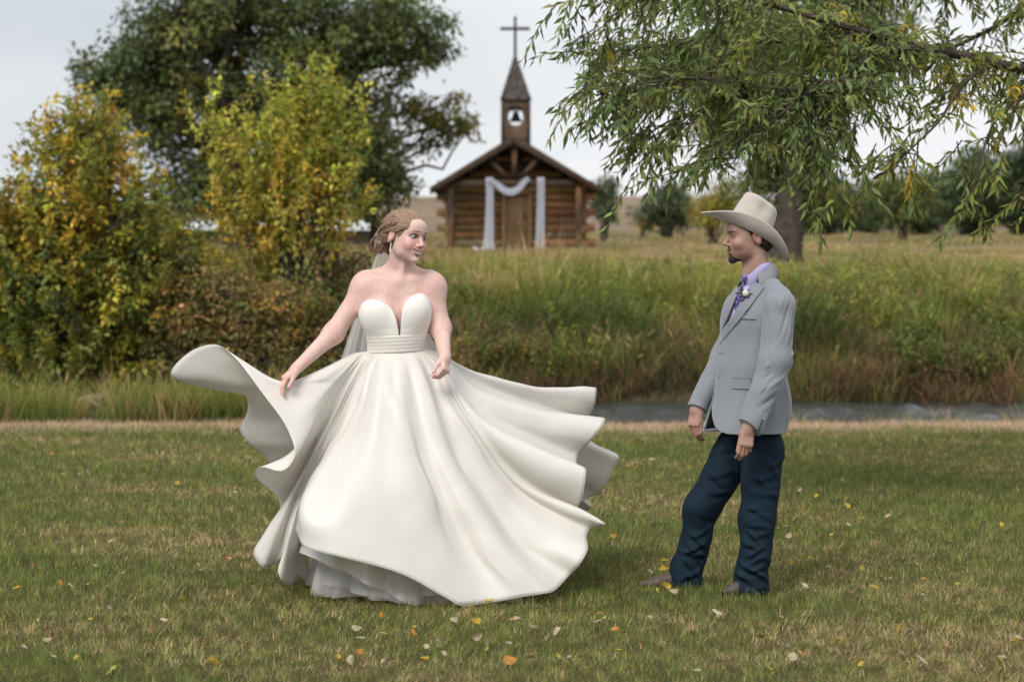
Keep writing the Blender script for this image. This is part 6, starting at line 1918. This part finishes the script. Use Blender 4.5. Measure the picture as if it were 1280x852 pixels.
fl.append((gp(961, 545, 10.93), gp(958, 735, 10.93), .004, .0030))
V = folds(V, Nn, fl)
fall = sstep(.75, .2, V[:, 2])
V = V + Nn * (noise3(V, 14, 4.5) * .006 * fall + noise3(V, 15, 9) * .0025)[:, None]
V = V * 1.0
link('jeans', np_mesh('jeans', V, F), M_denim, groom)

# boots: pointed toe, low heel, mostly under the hems
def boot(an, toe):
    S = Sdf(axis((min(an[0], toe[0]) - .08, max(an[0], toe[0]) + .08, .003)), axis((min(an[1], toe[1]) - .08, max(an[1], toe[1]) + .08, .003)), axis((-.005, .20, .003)))
    a0 = np.array((an[0], an[1], .10)); d = toe - an; d[2] = 0; L_ = np.linalg.norm(d); d /= L_
    S.cap(a0 + [0, 0, .06], a0, .046, .042, k=.02); S.cap(a0, a0 * [1, 1, 0] - np.append(d[:2] * .02, -.045), .044, .036, k=.02)
    S.cap(a0 * [1, 1, 0] + np.append(d[:2] * .02, .055), np.array((*(an[:2] + d[:2] * L_ * .62), .026)), .038, .030, k=.03)
    S.cap(np.array((*(an[:2] + d[:2] * L_ * .6), .024)), np.array((*toe[:2], .020)), .030, .012, k=.02)
    S.cap(np.array((*(an[:2] - d[:2] * .03), .035)), np.array((*(an[:2] - d[:2] * .03), .01)), .034, .030, k=.008)
    X, Y_, Z = np.meshgrid(*S.ax, indexing='ij', sparse=True)
    S.F = np.maximum(S.F, .004 - Z + 0 * X + 0 * Y_).astype(np.float32)
    V, F = S.mesh()
    return link('boot', np_mesh('boot', V, F), M_boot, groom)
boot(anF * [1, 1, 0], np.array((gp(801, 730, 11.2)[0], 11.20, 0))); boot(anN * [1, 1, 0], anN * [1, 1, 0] + np.array((-.125, -.035, 0)))

# cowboy hat: felt brim curled up at the sides, creased crown, tipped back
HT_R = rot(-84, -26, 0); HT_O = gp(934, 290.5, 11.08)
na_, rows = 120, []
a = np.arange(na_) * 2 * PI / na_                                       # 0 = his left, 90 = back, 270 = front
ca, sa = np.cos(a), np.sin(a)
def ring(rx, ry, z, ysh=0.0): return np.stack([rx * ca, ry * sa + ysh, np.broadcast_to(z, a.shape)], 1)
side = np.abs(ca)**2.2
for t in np.linspace(1, 0, 14):                                          # brim, edge to band
    rx = .083 + (.158 - .083) * t; ry = .103 + (.232 - .103) * t
    z = t**1.35 * ((.070) * side - .036 * np.maximum(sa, 0)**2.5 - .012 * np.maximum(-sa, 0)**3) + .004 * (1 - t)
    rx_ = rx - .030 * t**2 * side
    rows.append(np.stack([rx_ * ca, ry * sa, z], 1))
for t in np.linspace(.06, 1, 14):                                        # crown wall
    k = t**1.5
    rx = .083 - .016 * k; ry = .103 - .020 * k
    dent = sstep(.25, .8, np.abs(ca)) * np.exp(-((sa - .12) / .38)**2) * np.exp(-((t - .80) / .24)**2) * .015
    z = .004 + t * (.150 + .012 * -sa)
    r2 = np.stack([(rx - dent) * ca, (ry - dent * .5) * sa, z], 1); rows.append(r2)
top = rows[-1].copy()
for t in (.93, .82, .68, .52, .36, .2, .06):                              # top with a lengthwise crease
    r2 = top * [t, t, 1]
    xk = np.abs(r2[:, 0]) / .067
    ridge = np.exp(-((xk - .62) / .25)**2)
    r2[:, 2] = top[:, 2] * 0 + (.154 + .012 * (-r2[:, 1] / .083)) + .010 * ridge * (1 - t**6) - .026 * np.exp(-(xk / .36)**2) * (1 - t**5) + .004 * (t > .6)
    rows.append(r2)
P = np.stack(rows, 1)
P = np.concatenate([P[:, :1], (P[:, 1:-1] * 2 + P[:, :-2] + P[:, 2:]) / 4, P[:, -1:]], 1)
V = P.reshape(-1, 3) @ HT_R.T + HT_O
nvh = P.shape[1]
Fq = grid_faces(na_, nvh, True)
capv = V.reshape(na_, nvh, 3)[:, -1].mean(0)
V = np.vstack([V, capv]); tri = np.stack([np.arange(na_) * nvh + nvh - 1, ((np.arange(na_) + 1) % na_) * nvh + nvh - 1, np.full(na_, len(V) - 1)], 1)
hat = link('cowboy_hat', np_mesh('cowboy_hat', V, [Fq, tri]), M_felt, groom)
md = hat.modifiers.new('thickness', 'SOLIDIFY'); md.thickness = .0045; md.offset = 0
bw = ring(.0845, .1045, .012); P2 = np.stack([ring(.0850, .1050, .008), ring(.0855, .1055, .014), ring(.0835, .1035, .024)], 1)
V = P2.reshape(-1, 3) @ HT_R.T + HT_O
link('hat_band', np_mesh('hat_band', V, grid_faces(na_, 3, True)), material('cream_band', (.52, .46, .40), rough=.8), hat)
# ------------------------------------------------------------------ small things
# fallen leaves on the lawn
r = np.random.default_rng(101)
def leaf_mesh(name, L_, W_, cup, seed):
    q = np.random.default_rng(seed); nu, nv = 9, 5
    u = np.linspace(0, 1, nu)[:, None]; v = np.linspace(-1, 1, nv)[None]
    wd = np.sin(np.clip(u, .02, 1) * PI)**.7 * (1 - .35 * u) * W_ * .62
    X = (u - .5) * L_ + 0 * v; Y_ = wd * v + .004 * np.sin(u * 5 + seed)
    Z = cup * (v**2) * wd * .9 + cup * .25 * L_ * (2 * u - 1)**2 + q.normal(0, .0012, (nu, nv))
    return np.stack([X, Y_, Z], -1).reshape(-1, 3), grid_faces(nu, nv)
KINDS = [('yellow', (.50, .36, .06), 'fallen yellow leaf lying on the mown grass'), ('cream', (.46, .39, .27), 'pale cream dried leaf lying on the mown grass'),
         ('orange', (.48, .24, .05), 'fallen orange leaf lying on the mown grass'), ('brown', (.24, .15, .08), 'curled brown dead leaf lying on the mown grass'), ('lime', (.33, .34, .08), 'fallen yellow green leaf lying on the mown grass')]
protos = []
for ki, (kn_, kc, kl) in enumerate(KINDS):
    M_ = material(kn_ + '_leaf', kc, rough=.7, spec=.2, noise=(40, .25), transl=.25)
    ms = []
    for v_ in range(3):
        V, F = leaf_mesh('leaf', .042, .030, (.55, -.4, .8)[v_], 7 * ki + v_)
        me = np_mesh('fallen_leaf', V, F); me.materials.append(M_); me.polygons.foreach_set('use_smooth', np.ones(len(F), bool)); ms.append(me)
    protos.append(ms)
spots = [(636, 833, 2, 1.5), (666, 797, 1, 1.3), (446, 792, 1, 1.2), (516, 806, 2, 1.0), (596, 793, 0, 1.3), (596, 808, 1, 1.2), (480, 800, 0, .9), (228, 762, 0, 1), (268, 838, 0, 1.2), (22, 748, 0, 1.2), (746, 786, 1, 1.1), (694, 798, 1, 1.2), (992, 832, 1, 1.2), (1005, 745, 1, 1.1),
         (1150, 840, 1, 1.3), (1125, 798, 0, 1.1), (1196, 736, 4, 1.2), (1275, 806, 1, 1.4), (832, 741, 0, 1.3), (830, 722, 0, 1.2), (1078, 722, 0, .8), (898, 775, 1, 1.2), (752, 775, 2, .9), (843, 752, 1, 1.3), (700, 830, 0, .9), (110, 600, 1, 1.2), (78, 602, 1, 1.1), (98, 668, 1, 1.2), (25, 640, 0, 1), (68, 634, 1, 1.3),
         (645, 785, 1, 1), (575, 792, 4, .9), (612, 762, 0, 1), (1000, 622, 1, 1), (815, 580, 1, 1.2), (1020, 626, 0, .9), (1060, 640, 0, 1), (982, 665, 1, 1.2), (985, 680, 1, 1), (1110, 655, 1, 1), (440, 838, 1, 1.1), (190, 800, 3, 1), (350, 800, 3, 1), (60, 812, 1, 1), (140, 846, 4, 1.6)]
while len(spots) < 250:
    py = 545 + 305 * r.random()**.75
    spots.append((r.uniform(0, 1280), py, r.choice(5, p=[.28, .36, .08, .18, .10]), r.uniform(.5, 1.05)))
for px, py, ki, sc_ in spots:
    d_ = at(px, py, 1.0) - np.array((0, 0, CAM_H)); Yh = -CAM_H / d_[2]
    P_ = at(px, py, Yh)
    if Yh > 20: continue
    if 10.3 < P_[1] < 12.4 and -1.35 < P_[0] < .45 and py < 745: continue
    ob = bpy.data.objects.new('fallen_leaf', protos[ki][r.integers(3)]); COL.objects.link(ob)
    ob.location = (P_[0], P_[1], .030 + .018 * r.random()); ob.rotation_euler = (r.normal(0, .4), r.normal(0, .4), r.uniform(0, 6.3)); ob.scale = (sc_,) * 3
    tag(ob, KINDS[ki][2], 'leaf', KINDS[ki][0] + ' leaves scattered on the lawn')

# grey driftwood and stones in the gap of the bank grass, left
r = np.random.default_rng(5)
M_drift = material('driftwood', (.20, .185, .165), rough=.9, noise=(10, .3), bump=(25, .5, .01))
mb = MB(); mb.tube(branch_path(at(98, 503, 23.2), at(134, 494, 23.5), r, 8, .08), np.linspace(.050, .03, 8), 9); mb.tube(branch_path(at(112, 500, 23.25), at(128, 508, 23.0), r, 5, .1), np.linspace(.03, .012, 5), 7)
tag(mb.build('driftwood', M_drift, smooth=True), 'bleached grey driftwood log lying between two grass tufts at the creek, left of the gown', 'log')
# fence post at the far left
b = at(5, 308, 34); mb = MB(); mb.tube(np.array([[b[0], b[1], ground_z(b[0], b[1]) - .1], [b[0] + .01, b[1], 1.3], at(5, 281, 34)]), [.06, .055, .05], 9)
tag(mb.build('fence_post', M_dark, smooth=True), 'single dark wooden fence post behind the golden bush at the left edge', 'post')
# long low shed with a pale metal roof behind the saplings
YS = 68.0
shed = empty('shed', tuple(at(350, 300, YS))); tag(shed, 'long low shed with a pale metal roof half hidden behind the saplings', 'shed')
sx0, sx1 = at(215, 290, YS)[0], at(474, 290, YS)[0]; zg = 1.3
zt = at(400, 276.5, YS + 1.4)[2]; ze_ = at(400, 288, YS)[2]
M_tin = material('pale_tin', (.60, .60, .61), rough=.5, noise=(2, .12)); M_board = material('shed_boards', (.16, .13, .11), rough=.9, noise=(4, .3))
MB().box(((sx0 + sx1) / 2, YS + 1.4, (zg + ze_) / 2 - .1), (sx1 - sx0 - .2, 2.4, ze_ - zg + .18)).build('wall', M_board, shed)
mb = MB(); n = 60; xs_ = np.linspace(sx0, sx1, n)
for y_a, y_b in ((YS - .1, YS + 1.4), (YS + 2.9, YS + 1.4)):
    V = []
    for k, x in enumerate(xs_): V += [(x, y_a, ze_ + .02 * (k % 2)), (x, y_b, zt + .02 * (k % 2))]
    mb.raw(np.array(V), np.array([[2 * k, 2 * k + 1, 2 * k + 3, 2 * k + 2] for k in range(n - 1)]))
mb.build('roof', M_tin, shed)
